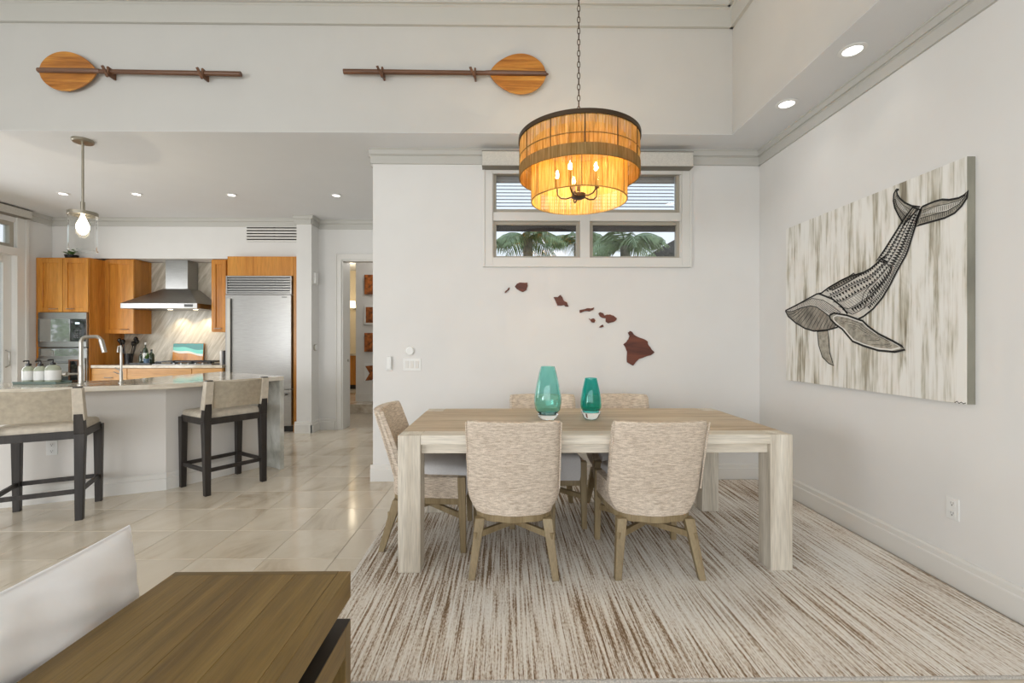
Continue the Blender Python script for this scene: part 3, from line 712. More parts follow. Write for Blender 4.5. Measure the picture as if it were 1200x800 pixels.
ch = make_chair()
ch.location = (.045, 2.69, TZ); ch.rotation_euler = (0, 0, math.radians(-1.5)); ch['label'] = 'woven beige chair, back towards us, left of the two before the table'
dup(ch, (.825, 2.68, TZ), math.radians(-1), 'woven beige chair, back towards us, right of the two before the table')
dup(ch, (-.505, 3.0, TZ), math.radians(-90), 'woven dining chair at the left end of the table, turned sideways')
dup(ch, (.285, 3.34, TZ), math.radians(180), 'woven dining chair on the far side, behind the tall pale teal vase')
dup(ch, (.865, 3.34, TZ), math.radians(180), 'woven dining chair on the far side, behind the short dark teal vase')

# ================================================================= VASES
def vase(x, y, prof, lab, mat, base_h, zb):
    Vv = thing('glass_vase', lab, 'vase', (x, y, zb), 0, 'teal glass vases on the table')
    # clear outer casing with thick base, coloured inner liner
    outer = [(0, 0)]+prof
    def rad_at(z):
        for (r0, z0), (r1, z1) in zip(prof, prof[1:]):
            if z0 <= z <= z1: return r0+(r1-r0)*(z-z0)/(z1-z0+1e-9)
        return prof[-1][0]
    top = prof[-1][1]; N = 22
    zo = [base_h+(top-base_h)*i/N for i in range(N+1)]
    # coloured body: from base_h up, wall 5 mm, rounded floor
    po = [(0.0, base_h)]+[(max(.004, (rad_at(z))*min(1, (.80+.2*min(1, (z-base_h)/(.03))))), z) for z in zo]
    pi_ = [(max(.003, r-.005), max(z, base_h+.012)) for r, z in po[::-1][:-1]]+[(0, base_h+.012)]
    MB().lathe(po+pi_, (x, y, zb), 40).build('body', mat, Vv, smooth=60)
    zb2 = [base_h*i/8 for i in range(9)]
    pb = [(0, .0)]+[(rad_at(z), z+.0002) for z in zb2]+[(rad_at(base_h)*.995, base_h+.02 if False else base_h-.0008)]+[(0, base_h-.001)]
    MB().lathe(pb, (x, y, zb), 40).build('base', M['clearg'], Vv, smooth=60, label='thick clear glass foot')
p1 = P(640, 486, Z=th)
vase(.275, 3.02, [(.050, 0), (.062, .012), (.082, .06), (.0915, .115), (.090, .15), (.076, .23), (.058, .31), (.048, .345), (.046, .352)], 'tall pale teal glass vase left on the table', M['tealg'], .035, th+.0005)
vase(.562, 3.02, [(.036, 0), (.050, .012), (.066, .05), (.0695, .10), (.068, .13), (.058, .19), (.046, .245), (.040, .268), (.040, .274)], 'short dark teal glass vase right on the table', M['tealg2'], .05, th+.0005)

# ================================================================= CHANDELIER
cx, cy = .465, 2.92
K = thing('drum_chandelier', 'two-tier woven string drum chandelier glowing above the dining table', 'chandelier', (cx, cy, 2.2))
zt, zo, zi = 2.575, 2.335, 2.185; ro, ri = .378, .302
def strings(name, r, z0, z1, n, w, par):
    mb = MB()
    for k in range(n):
        a = 2*PI*k/n+random.uniform(-.2, .2)*2*PI/n; ca, sa = math.cos(a), math.sin(a); rr = r+random.uniform(-.0012, .0012)
        t_ = Vector((-sa, ca, 0))*w*.5*random.uniform(.85, 1.15); o = Vector((ca, sa, 0)); c0 = Vector((cx, cy, 0))+o*rr
        q = []
        for z in (z0, z1): q += [c0-t_+Vector((0,0,z)), c0+o*w*.4+Vector((0,0,z)), c0+t_+Vector((0,0,z)), c0-o*w*.4+Vector((0,0,z))]
        mb.add(q, [(0,1,5,4),(1,2,6,5),(2,3,7,6),(3,0,4,7)])
    return mb.build(name, M['fibre'], par, smooth=0, kind='stuff')
random.seed(4)
strings('outer_strings', ro, zo, zt, 520, .0040, K)
strings('inner_strings', ri, zi, zt-.02, 420, .0040, K)
MB().lathe([(ro+.004, zt-.012), (ro+.010, zt-.012), (ro+.010, zt+.014), (ro-.008, zt+.014), (ro-.008, zt-.012)], (cx, cy, 0), 72, True).build('top_ring', M['bronze'], K)
mb = MB().lathe([(ro+.002, zo), (ro+.006, zo), (ro+.006, zo+.066), (ro+.002, zo+.066)], (cx, cy, 0), 72, True); mb.build('woven_band', M['fibreband'], K)
def ring(name, r, z, t_=.004): return MB().lathe([(r-t_*.5, z-t_*.6), (r+t_, z-t_*.6), (r+t_, z+t_*.6), (r-t_*.5, z+t_*.6)], (cx, cy, 0), 72, True).build(name, M['fibreband'], K)
ring('rim', ro+.002, zo, .004); ring('rim', ri, zi, .004); ring('hoop', ro+.001, zo+.125, .0035)
for k in range(12):
    a = 2*PI*(k+.87)/12; p = Vector((cx+(ro+.003)*math.cos(a), cy+(ro+.003)*math.sin(a), 0))
    MB().tube([p+Vector((0, 0, zo)), p+Vector((0, 0, zt))], .0028, 6).build('rib', M['bronze'], K)
    a = 2*PI*(k+.80)/12; p = Vector((cx+(ri+.003)*math.cos(a), cy+(ri+.003)*math.sin(a), 0))
    MB().tube([p+Vector((0, 0, zi)), p+Vector((0, 0, zt-.02))], .0022, 6).build('rib', M['fibreband'], K)
MB().lathe([(0, 0), (.018, 0), (.045, .012), (.045, .035), (.02, .045), (.01, .05), (.01, .38), (0, .38)], (cx, cy, zi+.012), 24).build('hub', M['bronze'], K)
mb = MB()
for k in range(3):
    a = 2*PI*k/3+.3; mb.bar((cx, cy, zt+.002), (cx+(ro-.004)*math.cos(a), cy+(ro-.004)*math.sin(a), zt+.002), .012, .006)
mb.build('spider', M['bronze'], K)
for k in range(5):
    a = 2*PI*k/5+.4; ca, sa = math.cos(a), math.sin(a)
    pts = [(cx+r*ca, cy+r*sa, zi+z) for r, z in ((.03, .035), (.08, .022), (.115, .028), (.135, .048), (.138, .075), (.138, .105))]
    arm = MB().tube(pts, .005, 8).build('arm', M['bronze'], K)
    MB().lathe([(.014, 0), (.014, .05), (.010, .05), (.010, 0)], (cx+.138*ca, cy+.138*sa, zi+.105), 12, True).build('candle_sleeve', M['bronze'], arm)
    MB().lathe([(0, 0), (.009, .004), (.014, .022), (.010, .042), (.003, .058), (0, .06)], (cx+.138*ca, cy+.138*sa, zi+.155), 12).build('bulb', M['bulb'], arm)
    pt_light('candle_bulb_light', (cx+.138*ca, cy+.138*sa, zi+.235), 3.6, (1, .76, .46), .001)
mb = MB()
z = zt; k = 0
while z < CH-.03:
    pts = []
    for i in range(9):
        a = 2*PI*i/8; dx = .009*math.cos(a); dz = .022*math.sin(a)+.022
        pts.append((cx+(dx if k % 2 else 0), cy+(0 if k % 2 else dx), z+dz))
    mb.tube(pts, .0028, 5, False); z += .036; k += 1
mb.build('chain', M['bronze'], K)
MB().lathe([(0, -.035), (.02, -.03), (.06, -.012), (.065, 0), (0, 0)], (cx, cy, CH), 24).build('ceiling_canopy', M['bronze'], K)

# ================================================================= DOWNLIGHTS
def downlight(x, y, z, r, lab, grp, pw=6):
    L = thing('recessed_downlight', lab, 'ceiling light', (x, y, z-.01), 0, grp)
    MB().lathe([(r*.8, -.001), (r*1.18, -.001), (r*1.22, -.006), (r*.84, -.010), (r*.8, -.006)], (x, y, z), 28, True).build('trim_ring', M['white'], L)
    MB().lathe([(0, -.004), (r*.8, -.004), (r*.8, -.002), (0, -.002)], (x, y, z), 28).build('lens', M['lamp'], L)
    d = bpy.data.lights.new('downlight_spot', 'SPOT'); d.energy = pw; d.spot_size = math.radians(110); d.spot_blend = .8; d.shadow_soft_size = .05; d.color = (1, .95, .88)
    o = bpy.data.objects.new('downlight_spot', d); COL.objects.link(o); o.location = (x, y, z-.02)
for (px, py), lab in zip(((999, 58), (922, 121)), ('round recessed downlight in the right soffit, nearest the camera', 'round recessed downlight in the right soffit, nearest the back wall')):
    p = P(px, py, Z=CL); downlight(p.x, p.y, CL, .062, lab, 'right soffit downlights', 2)
for (px, py), lab in zip(((74, 226.5), (160, 227), (271.5, 228), (394, 228.5)), ('round kitchen ceiling downlight furthest left, left of the glass pendant', 'round kitchen ceiling downlight just right of the glass pendant', 'round kitchen ceiling downlight above the range hood side', 'round kitchen ceiling downlight furthest right, above the column')):
    p = P(px, py, Z=CL); downlight(p.x, p.y, CL, .05, lab, 'kitchen ceiling downlights', 7)

# ================================================================= ISLAND PENDANT
pc = P(97, 164, Z=CL); px_, py_ = pc.x, pc.y
K = thing('glass_pendant', 'clear glass cylinder pendant lamp on a rod above the island', 'pendant lamp', (px_, py_, 2.1))
MB().lathe([(0, -.028), (.07, -.025), (.078, -.015), (.078, 0), (0, 0)], (px_, py_, CL), 28).build('ceiling_canopy', M['pewter'], K)
gt = P(97, 250, Y=py_).z; gb = P(97, 294, Y=py_).z
MB().tube([(px_, py_, CL-.02), (px_, py_, gt+.06)], .009, 8).build('rod', M['pewter'], K)
MB().tube([(px_, py_, gt+.0), (px_, py_, gt+.10)], .016, 10).build('socket', M['pewter'], K)
rg = .098
MB().lathe([(rg-.012, 0), (rg+.006, 0), (rg+.006, .03), (rg-.012, .03)], (px_, py_, gt-.02), 36, True).build('top_ring', M['pewter'], K)
mb = MB().bar((px_-rg, py_, gt), (px_+rg, py_, gt), .014, .008).bar((px_, py_-rg, gt), (px_, py_+rg, gt), .014, .008); mb.build('cross_bar', M['pewter'], K)
mb = MB(); mb.grid(lambda u, v: Vector((px_+rg*math.cos(2*PI*u), py_+rg*math.sin(2*PI*u), gb+(gt-gb)*v)), 40, 2, cu=True); mb.build('glass_shade', M['lampglass'], K)
MB().lathe([(rg-.003, -.003), (rg+.004, -.003), (rg+.004, .004), (rg-.003, .004)], (px_, py_, gb), 40, True).build('glass_rim', M['clearg'], K)
MB().lathe([(0, 0), (.012, .0), (.014, -.02), (.024, -.05), (.044, -.10), (.046, -.13), (.036, -.16), (.018, -.182), (0, -.187)], (px_, py_, gt), 20).build('bulb', emis('pendant_bulb', (1, .85, .6), 9), K)
pt_light('pendant_light', (px_, py_, gt-.215), 7, (1, .85, .62), .001)

# ================================================================= CANOE PADDLES
def paddle(x_tip, x_end, yc_tip, yc_end, bx, bh, posts, lab, bladed):
    """pixel data on the upper wall: tip x, shaft end x, blade inner end bx, half height bh"""
    Y = YF-.045
    a = P(x_tip, yc_tip, Y=Y); e = P(x_end, yc_end, Y=Y); s = 1 if e.x > a.x else -1
    Pd = thing('canoe_paddle', lab, 'paddle', ((a.x+e.x)/2, Y, (a.z+e.z)/2), 0, 'wooden canoe paddles on the upper wall')
    L = abs(P(bx, 0, Y=Y).x-a.x); hh = bh/FPX*YF
    n = 26; top = []; bot = []
    sl = (e.z-a.z)/(e.x-a.x)
    for i in range(n+1):
        u = i/n
        w = hh*(math.sin(PI*min(1, u**.86))**.6) if 0 < u < 1 else 0
        w = max(w, .012)
        x = a.x+s*L*u; zc = a.z+sl*(x-a.x); top.append((x, zc+w)); bot.append((x, zc-w))
    poly = [(x, Y-.006, z) for x, z in top]+[(x, Y-.006, z) for x, z in bot[::-1]]
    MB().extr(poly, (0, .014, 0)).build('blade', M['koa'], Pd, bevel=.003)
    tip = MB().extr([(a.x-s*.02, Y-.008, a.z), (a.x+s*.012, Y-.008, a.z+.02), (a.x+s*.012, Y-.008, a.z-.02)], (0, .016, 0)); tip.build('tip', M['koad'], Pd)
    MB().tube([(a.x, Y-.008, a.z), (a.x+s*L*.8, Y-.010, a.z+sl*s*L*.8), (a.x+s*L*1.0, Y-.012, a.z+sl*s*L), (a.x+s*L*1.08, Y-.012, a.z+sl*s*L*1.08)], [.020, .022, .020, .018], 8).build('spine', M['koad'], Pd)
    MB().tube([(a.x+s*L*1.06, Y-.008, a.z+sl*s*L*1.06), (e.x, Y-.008, e.z)], [.018, .021], 12).build('shaft', M['koad'], Pd)
    for q in posts:
        pz = P(q, 0, Y=Y).x; zc = a.z+sl*(pz-a.x)
        MB().box((pz-.008, Y-.035, zc-.045), (pz+.008, YF-.0005, zc+.03)).build('bracket', M['koad'], Pd, bevel=.003)
        MB().add(*[[(pz-.05, Y-.04, zc+.03), (pz-.03, Y-.04, zc+.035), (pz+.012, Y-.04, zc-.055), (pz-.008, Y-.04, zc-.06), (pz-.05, Y-.028, zc+.03), (pz-.03, Y-.028, zc+.035), (pz+.012, Y-.028, zc-.055), (pz-.008, Y-.028, zc-.06)], [(0,3,2,1),(4,5,6,7),(0,1,5,4),(1,2,6,5),(2,3,7,6),(3,0,4,7)]]).build('lashing', M['koad'], Pd)
paddle(46, 283, 83, 87.5, 113, 22.5, (130, 240), 'wooden canoe paddle on the upper wall above the kitchen, blade at left', 0)
paddle(640, 403, 87, 84.5, 574, 23.5, (449, 557), 'wooden canoe paddle on the upper wall beside the chandelier, blade at right', 1)

# ================================================================= ISLAND-CHAIN WALL ART
isl = [
 ('tiny sliver-shaped dark wood island, far left of the wall map', [(157,165),(160,155),(172,148),(178,136),(186,132),(184,146),(174,154),(165,164)]),
 ('rounded dark wood island, upper left of the wall map', [(216,128),(228,112),(245,104),(275,106),(291,104),(292,125),(284,150),(265,160),(245,152),(228,142)]),
 ('diamond-shaped dark wood island above the tall vase', [(444,190),(468,190),(485,176),(495,190),(505,212),(522,220),(532,246),(515,246),(505,236),(485,240),(468,240),(455,212)]),
 ('long thin dark wood island in the wall map', [(597,265),(615,262),(640,255),(662,256),(682,250),(676,264),(655,274),(630,272),(612,278),(598,282)]),
 ('small teardrop dark wood island below the long thin one', [(650,314),(662,320),(680,314),(689,328),(682,340),(666,337),(660,325)]),
 ('double-lobed dark wood island in the wall map', [(707,284),(718,278),(735,284),(743,298),(758,292),(775,291),(795,298),(816,315),(806,330),(785,338),(765,344),(750,335),(750,314),(732,312),(715,302)]),
 ('smallest chip of dark wood below the double-lobed island', [(709,366),(722,356),(733,350),(738,364),(722,369)]),
 ('largest reddish wood island at the lower right of the wall map', [(880,398),(892,388),(905,394),(915,410),(950,428),(975,436),(996,450),(1000,470),(1012,484),(1022,500),(1036,514),(1015,530),(980,540),(945,552),(925,572),(910,592),(895,584),(875,572),(874,540),(876,510),(868,490),(853,466),(872,452),(884,436),(890,418)]),
]
random.seed(11)
for lab, pts in isl:
    q = []
    n = len(pts)
    for i in range(n):
        a = Vector(pts[i]); b = Vector(pts[(i+1) % n]); q.append(a)
        if (b-a).length > 14: q.append((a+b)/2+Vector((random.uniform(-1.5, 1.5), random.uniform(-1.5, 1.5))))
    w = [P(560+x/5, 310+y/5, Y=YB-.014) for x, y in q]
    MB().extr([(p.x, YB-.014, p.z) for p in w], (0, .0138, 0)).build('wooden_island', M['koar'], bevel=.0015, label=lab, cat='wall art', group='carved wooden island chain on the back wall')

# ================================================================= WHALE PAINTING
XP = XR-.045
pa = P(1133, 181, X=XP); pb = P(921, 262, X=XP); pz0 = P(1133, 474, X=XP).z; pz1 = P(1133, 183, X=XP).z
A = thing('whale_painting', 'large canvas of a patterned black and white whale on streaked wood tones', 'painting', (XR-.02, (pa.y+pb.y)/2, pz0))
B((XP, pa.y, pz0), (XR-.002, pb.y, pz1)).build('canvas', M['canvas'], A, bevel=.002, origin=None)
B((XP+.001, pa.y-.0015, pz0+.001), (XR-.003, pa.y, pz1-.001)).build('canvas_edge', plain('canvas_edge_paint', (.27, .26, .21), .8, noise=.35, nscale=9, stretch=(1, 1, .25)), A)
def c5(p): return (900+p[0]/4.615, 300+p[1]/4.615)
def c7(p): return (900+p[0]/2.5, 170+p[1]/2.5)
def c6(p): return (1020+p[0]/6.157, 170+p[1]/6.157)
def on(p, lay): q = P(p[0], p[1], X=XP); return Vector((XP-.0006*lay, q.y, q.z))
def poly(pts, lay, th_=.0005):
    mb = MB(); return mb.extr([on(p, lay) for p in pts], (.0005, 0, 0))
def ribbon(mb, pts, lay, w, taper=False):
    v = [on(p, lay) for p in pts]; n = len(v); L = []; Rr = []
    for i in range(n):
        t_ = (v[min(i+1, n-1)]-v[max(i-1, 0)]); t_.x = 0
        if t_.length < 1e-6: t_ = Vector((0, 1, 0))
        t_.normalize(); nn = Vector((0, -t_.z, t_.y)); ww = w*(1 if not taper else max(.25, math.sin(PI*i/(n-1))))
        L.append(v[i]+nn*ww/2); Rr.append(v[i]-nn*ww/2)
    mb.add(L+Rr, [(i, i+1, n+i+1, n+i) for i in range(n-1)])
def lerp2(a, b, t_): return (a[0]+(b[0]-a[0])*t_, a[1]+(b[1]-a[1])*t_)
def resample(pts, n):
    d = [0]
    for a, b in zip(pts, pts[1:]): d.append(d[-1]+math.hypot(b[0]-a[0], b[1]-a[1]))
    out = []; j = 0
    for i in range(n):
        s = d[-1]*i/(n-1)
        while j < len(pts)-2 and d[j+1] < s: j += 1
        out.append(lerp2(pts[j], pts[j+1], (s-d[j])/max(1e-6, d[j+1]-d[j])))
    return out
topc = [c5(p) for p in ((290,200),(330,170),(400,130),(440,112),(520,88),(560,65),(600,30),(635,0))]+[c7(p) for p in ((318,340),(340,310),(375,255),(400,215),(425,182))]
botc = [c5(p) for p in ((425,305),(450,325),(480,345),(520,325),(570,285),(620,225),(665,150),(700,80),(745,0))]+[c7(p) for p in ((410,310),(425,262),(435,230),(450,190))]
tp = resample(topc, 60); bt = resample(botc, 60)
outline = [c5(p) for p in ((95,295),(150,268),(215,232),(265,205))]+topc+botc[::-1][:-2]+[c5(p) for p in ((440,335),(375,385),(320,400),(250,405),(200,390),(150,360),(110,325))]
head = [c5(p) for p in ((95,295),(150,268),(215,232),(265,205),(290,202),(350,232),(400,272),(428,308),(400,330),(370,372),(340,330),(300,300),(265,275),(230,268),(180,280),(120,300))]
throat = [c5(p) for p in ((97,298),(130,300),(180,282),(230,270),(265,277),(300,302),(338,332),(372,374),(350,392),(320,400),(250,405),(200,390),(150,360),(110,325))]
dors = [c5(p) for p in ((330,170),(400,130),(440,110),(465,92),(475,103),(520,88),(470,120),(400,160),(350,185))]
finR = [c5(p) for p in ((335,320),(360,308),(430,320),(490,342),(515,350),(545,380),(600,420),(680,460),(725,485),(745,505),(690,518),(600,510),(520,485),(460,460),(430,425),(405,395),(370,370),(340,340))]
finL = [c5(p) for p in ((268,408),(325,402),(330,450),(335,520),(350,570),(357,592),(330,580),(295,545),(275,480))]
flL = [c6(p) for p in ((208,320),(190,318),(172,350),(168,400),(178,450),(205,505),(232,548),(240,578),(330,478),(360,445),(300,438),(250,415),(215,385),(196,355),(192,330))]
flR = [c6(p) for p in ((375,445),(420,425),(470,405),(520,392),(570,395),(640,382),(680,360),(706,328),(700,380),(660,440),(610,490),(540,525),(450,550),(360,575),(325,590),(340,520))]
def shp(name, pts, mat, lay, lab=None): return poly(pts, lay).build(name, mat, A, smooth=0, label=lab)
shp('whale_body', outline, M['inkl'], 1); shp('whale_head', head, M['inkl'], 2); shp('whale_throat', throat, M['inkg'], 2); shp('dorsal_fin', dors, M['inkg'], 2)
shp('whale_fluke', flL, M['inkf'], 2); shp('whale_fluke', flR, M['inkf'], 2); shp('pectoral_fin', finL, M['inkf'], 2); shp('pectoral_fin', finR, M['inkf'], 5)
ink = MB()
ribbon(ink, outline+[outline[0]], 4, .012); ribbon(ink, finL+[finL[0]], 4, .007)
ribbon(ink, dors+[dors[0]], 4, .008); ribbon(ink, flL+[flL[0]], 4, .010); ribbon(ink, flR+[flR[0]], 4, .011)
ribbon(ink, [c5(p) for p in ((275,202),(350,232),(400,272),(432,312))], 4, .013); ribbon(ink, [c5(p) for p in ((97,298),(130,300),(180,280),(230,268),(265,275),(300,300),(340,330),(372,374))], 4, .007)
ribbon(ink, [c5(p) for p in ((110,290),(180,255),(240,228),(300,238),(350,268),(395,305))], 4, .004)
# hatching on the head between the two bands
for a, b in zip(resample([c5(p) for p in ((120,284),(180,255),(240,228),(300,238),(350,268),(395,305))], 34), resample([c5(p) for p in ((125,297),(180,278),(230,262),(265,268),(305,295),(350,320))], 34)): ribbon(ink, [a, b], 4, .0034)
# throat pleats
e0 = resample([c5(p) for p in ((110,318),(150,356),(200,388),(250,404),(320,399),(360,388))], 14); e1 = resample([c5(p) for p in ((180,282),(230,270),(265,277),(300,302),(338,332),(368,366))], 14)
for a, b in zip(e0, e1):
    m_ = lerp2(a, b, .5); ribbon(ink, [a, (m_[0]-1.5, m_[1]+2.2), b], 4, .0062, True)
ribbon(ink, [lerp2(t_, b, .22) for t_, b in zip(tp, bt)], 4, .005)
ribbon(ink, [lerp2(t_, b, .46) for t_, b in zip(tp, bt)], 4, .004)
ribbon(ink, [lerp2(t_, b, .68) for t_, b in zip(tp, bt)], 4, .005)
ribbon(ink, [lerp2(t_, b, .84) for t_, b in zip(tp, bt)], 4, .004)
def tris(s0, s1, n0, n1, m, flip=False):
    """row of filled triangles between two longitudinal fractions"""
    for k in range(m):
        i = n0+(n1-n0)*k/m; j = n0+(n1-n0)*(k+.85)/m
        def at(i_, s_):
            f = min(58.999, i_); q = int(f); return lerp2(lerp2(tp[q], tp[q+1], f-q), lerp2(bt[q], bt[q+1], f-q), s_)
        a, b, c = (at(i, s0), at(j, s0), at((i+j)/2, s1)) if not flip else (at(i, s1), at(j, s1), at((i+j)/2, s0))
        ink.add([on(a, 4), on(b, 4), on(c, 4)], [(0, 1, 2)])
tris(.03, .10, 2, 57, 52); tris(.13, .20, 2, 57, 46, True); tris(.25, .34, 1, 56, 40); tris(.35, .44, 1, 56, 40, True); tris(.49, .66, 16, 57, 34, True); tris(.70, .83, 6, 57, 44); tris(.87, .97, 12, 58, 50)
for s0, s1, st in ((.48, .67, 1), (.70, .83, 1)):
    for i in range(1, 16, 1): ribbon(ink, [lerp2(tp[i], bt[i], s0), lerp2(tp[i+1], bt[i+1], s1)], 4, .002)
# diagonal girdle bands on the flank
for dxx in (0, 5, 11): ribbon(ink, [c5((500+dxx*4.6, 285)), c5((520+dxx*4.6, 200)), c5((570+dxx*4.6, 140))], 4, .005)
# flukes patterning
for pl, n in ((flL, 0), (flR, 1)):
    if n == 0: r0 = resample([c6(p) for p in ((196,355),(215,385),(250,415),(300,438))], 14); r1 = resample([c6(p) for p in ((172,400),(185,460),(215,510),(245,560))], 14)
    else: r0 = resample([c6(p) for p in ((390,445),(470,412),(560,402),(640,390),(695,355))], 26); r1 = resample([c6(p) for p in ((345,565),(450,540),(560,505),(640,445),(695,370))], 26)
    wm = MB(); mids = [lerp2(a, b, .45) for a, b in zip(r0, r1)]; ribbon(wm, mids, 3, .034 if n else .02, True); wm.build('fluke_band', M['inkl'], A, smooth=0)
    ribbon(ink, [lerp2(a, b, .22) for a, b in zip(r0, r1)], 4, .003); ribbon(ink, [lerp2(a, b, .7) for a, b in zip(r0, r1)], 4, .004)
    for a, b in zip(r0, r1): ribbon(ink, [lerp2(a, b, .72), b], 4, .0032); ribbon(ink, [lerp2(a, b, .3), lerp2(a, b, .6)], 4, .003)
ink.build('ink_pattern', M['ink'], A, smooth=0, kind='stuff')
fi = MB(); ribbon(fi, finR+[finR[0]], 7, .013)
fi.build('fin_outline', M['ink'], A, smooth=0)
fc = (sum(p[0] for p in finR)/len(finR), sum(p[1] for p in finR)/len(finR))
fi = MB(); inn = [lerp2(p, fc, .11) for p in finR]; ribbon(fi, inn+[inn[0]], 6, .010); fi.build('fin_highlight', M['inkw'], A, smooth=0)
fi = MB()
for s_ in (.3, .5, .7):
    q = [lerp2(p, (fc[0]-8, fc[1]-3), s_) for p in finR[1:12]]; ribbon(fi, q, 6, .0022)
for k in range(5):
    c_ = lerp2(c5((370, 340)), c5((690, 495)), (k+.5)/5); ribbon(fi, [(c_[0]+(3-.3*j)*math.cos(j*.8), c_[1]+(2.4-.25*j)*math.sin(j*.8)) for j in range(9)], 6, .002)
fi.build('fin_swirls', M['ink'], A, smooth=0)
sg = MB(); ribbon(sg, [(1119, 471.5), (1122, 470), (1124, 472.5), (1127, 471), (1129, 473), (1132, 472)], 2, .004); sg.build('signature', M['ink'], A, smooth=0)

# ================================================================= WALL PLATES AND DEVICES
def outlet(center, nrm, lab):
    """duplex outlet; nrm = outward direction in xy"""
    n_ = Vector((nrm[0], nrm[1], 0)).normalized(); s_ = Vector((-n_.y, n_.x, 0)); u = Vector((0, 0, 1)); c = Vector(center)
    O = thing('power_outlet', lab, 'outlet', center)
    def bx(a, b, c0, d, e, f, mb):
        vs = [c+s_*x+u*z+n_*y for x, y, z in ((a,c0,e),(b,c0,e),(b,d,e),(a,d,e),(a,c0,f),(b,c0,f),(b,d,f),(a,d,f))]
        mb.add(vs, [(0,1,2,3),(7,6,5,4),(4,5,1,0),(5,6,2,1),(6,7,3,2),(7,4,0,3)]); return mb
    bx(-.035, .035, 0, .005, -.057, .057, MB()).build('plate', M['white'], O, bevel=.0015)
    for z in (-.026, .026):
        r = bx(-.017, .017, .005, .007, z-.015, z+.015, MB()).build('receptacle', M['white'], O, bevel=.002)
        mb = MB()
        for x in (-.007, .006): bx(x, x+.0022, .007, .0074, z-.002, z+.009, mb)
        bx(-.003, .003, .007, .0074, z-.011, z-.005, mb); mb.build('slot', M['slot'], r)
q = P(1117, 595.5, X=XR); outlet((XR, q.y, q.z), (-1, 0), 'white power outlet low on the right wall')
# switches on back wall
q = P(483, 427, Y=YB); S = thing('light_switch', 'white triple rocker switch plate on the back wall', 'switch', (q.x, YB, q.z-.057))
B((q.x-.083, YB-.006, q.z-.057), (q.x+.083, YB, q.z+.057)).build('plate', M['white'], S, bevel=.002)
for k in (-1, 0, 1): B((q.x+k*.046-.016, YB-.010, q.z-.033), (q.x+k*.046+.016, YB-.006, q.z+.033)).build('rocker', M['trim'], S, bevel=.002)
q = P(456.5, 426, Y=YB); S = thing('remote_cradle', 'small white wall remote in its cradle, left of the switches', 'remote', (q.x, YB, q.z-.065))
B((q.x-.03, YB-.012, q.z-.065), (q.x+.03, YB, q.z-.01)).build('cradle', M['white'], S, bevel=.006)
B((q.x-.023, YB-.026, q.z-.05), (q.x+.023, YB-.010, q.z+.068)).build('handset', M['white'], S, bevel=.006)
q = P(480.5, 411, Y=YB); S = thing('wall_dial', 'round white wall dial with grey rim above the switches', 'dial', (q.x, YB, q.z))
def disc_y(c, r, d, n=24): 
    return MB().extr([(c[0]+r*math.cos(2*PI*k/n), c[1], c[2]+r*math.sin(2*PI*k/n)) for k in range(n)], (0, -d, 0))
disc_y((q.x, YB, q.z), .040, .012).build('rim', M['steeld'], S, bevel=.002); disc_y((q.x, YB-.012, q.z), .033, .008).build('knob', M['white'], S, bevel=.003)
q = P(370, 326, X=colR+.02)
S = thing('chime_box', 'small white box high on the side of the column', 'chime', (colR, 6.56, q.z-.09))
B((colR, 6.50, q.z-.08), (colR+.035, 6.60, q.z+.08)).build('cover', M['white'], S, bevel=.008); B((colR, 6.49, q.z-.09), (colR+.008, 6.61, q.z+.09)).build('plate', M['trim'], S)
q = P(369, 407, X=colR+.02)
S = thing('thermostat', 'round white thermostat on the side of the column', 'thermostat', (colR, 6.53, q.z))
n = 24; MB().extr([(colR, 6.55+.05*math.cos(2*PI*k/n), q.z+.05*math.sin(2*PI*k/n)) for k in range(n)], (.018, 0, 0)).build('rim', M['steeld'], S, bevel=.003)
MB().extr([(colR+.018, 6.55+.038*math.cos(2*PI*k/n), q.z+.038*math.sin(2*PI*k/n)) for k in range(n)], (.006, 0, 0)).build('face', M['white'], S)

# ================================================================= KITCHEN
def hnd(mb, x, y, z, w=.10):
    return mb.tube([(x-w/2, y, z), (x-w/2, y-.025, z), (x+w/2, y-.025, z), (x+w/2, y, z)], .005, 6)
def shaker(parent, x0, x1, z0, z1, y, mat, hx=None, hz=None, flat=False, name='door'):
    mb = MB().box((x0, y-.006, z0), (x1, y, z1))
    if flat: mb = MB().box((x0, y-.018, z0), (x1, y, z1))
    else: frame(mb, x0, x1, z0, z1, .06, y-.020, y-.006)
    d = mb.build(name, mat, parent, bevel=.002)
    if hx is not None: hnd(MB(), hx, y-.018, hz).build('handle', M['steeld'], d)
    return d
YC = 6.36     # tall cabinet face
def X_(px, Y): return P(px, 0, Y=Y).x
def Z_(py, Y): return P(600, py, Y=Y).z
tc0, tc1 = max(XL+.005, X_(41, YC)), X_(105, YC)
ztop = Z_(303, YC)
K = thing('tall_oven_cabinet', 'tall honey wood cabinet tower holding the wall ovens at far left', 'cabinet', ((tc0+tc1)/2, 6.6, 0))
MB().box((tc0, YC, .1), (X_(47.5, YC)-.003, YK-.002, ztop)).build('side_panel', M['honey'], K, bevel=.002); MB().box((X_(104, YC)+.003, YC, .1), (tc1, YK-.002, ztop)).build('side_panel', M['honey'], K, bevel=.002)
B((X_(47.5, YC)-.002, YC, Z_(366.5, YC)+.004), (X_(104, YC)+.002, YK-.002, ztop)).build('upper_box', M['honey'], K); B((X_(47.5, YC)-.002, YC, .1), (X_(104, YC)+.002, YK-.002, .445)).build('lower_box', M['honey'], K)
B((tc0, YC+.06, 0), (tc1, YK-.002, .1)).build('toe_kick', M['dark'], K)
xm = X_(75, YC)
shaker(K, X_(46.5, YC), xm-.003, Z_(366, YC), ztop-.015, YC, M['honey'], X_(65, YC), Z_(362.5, YC))
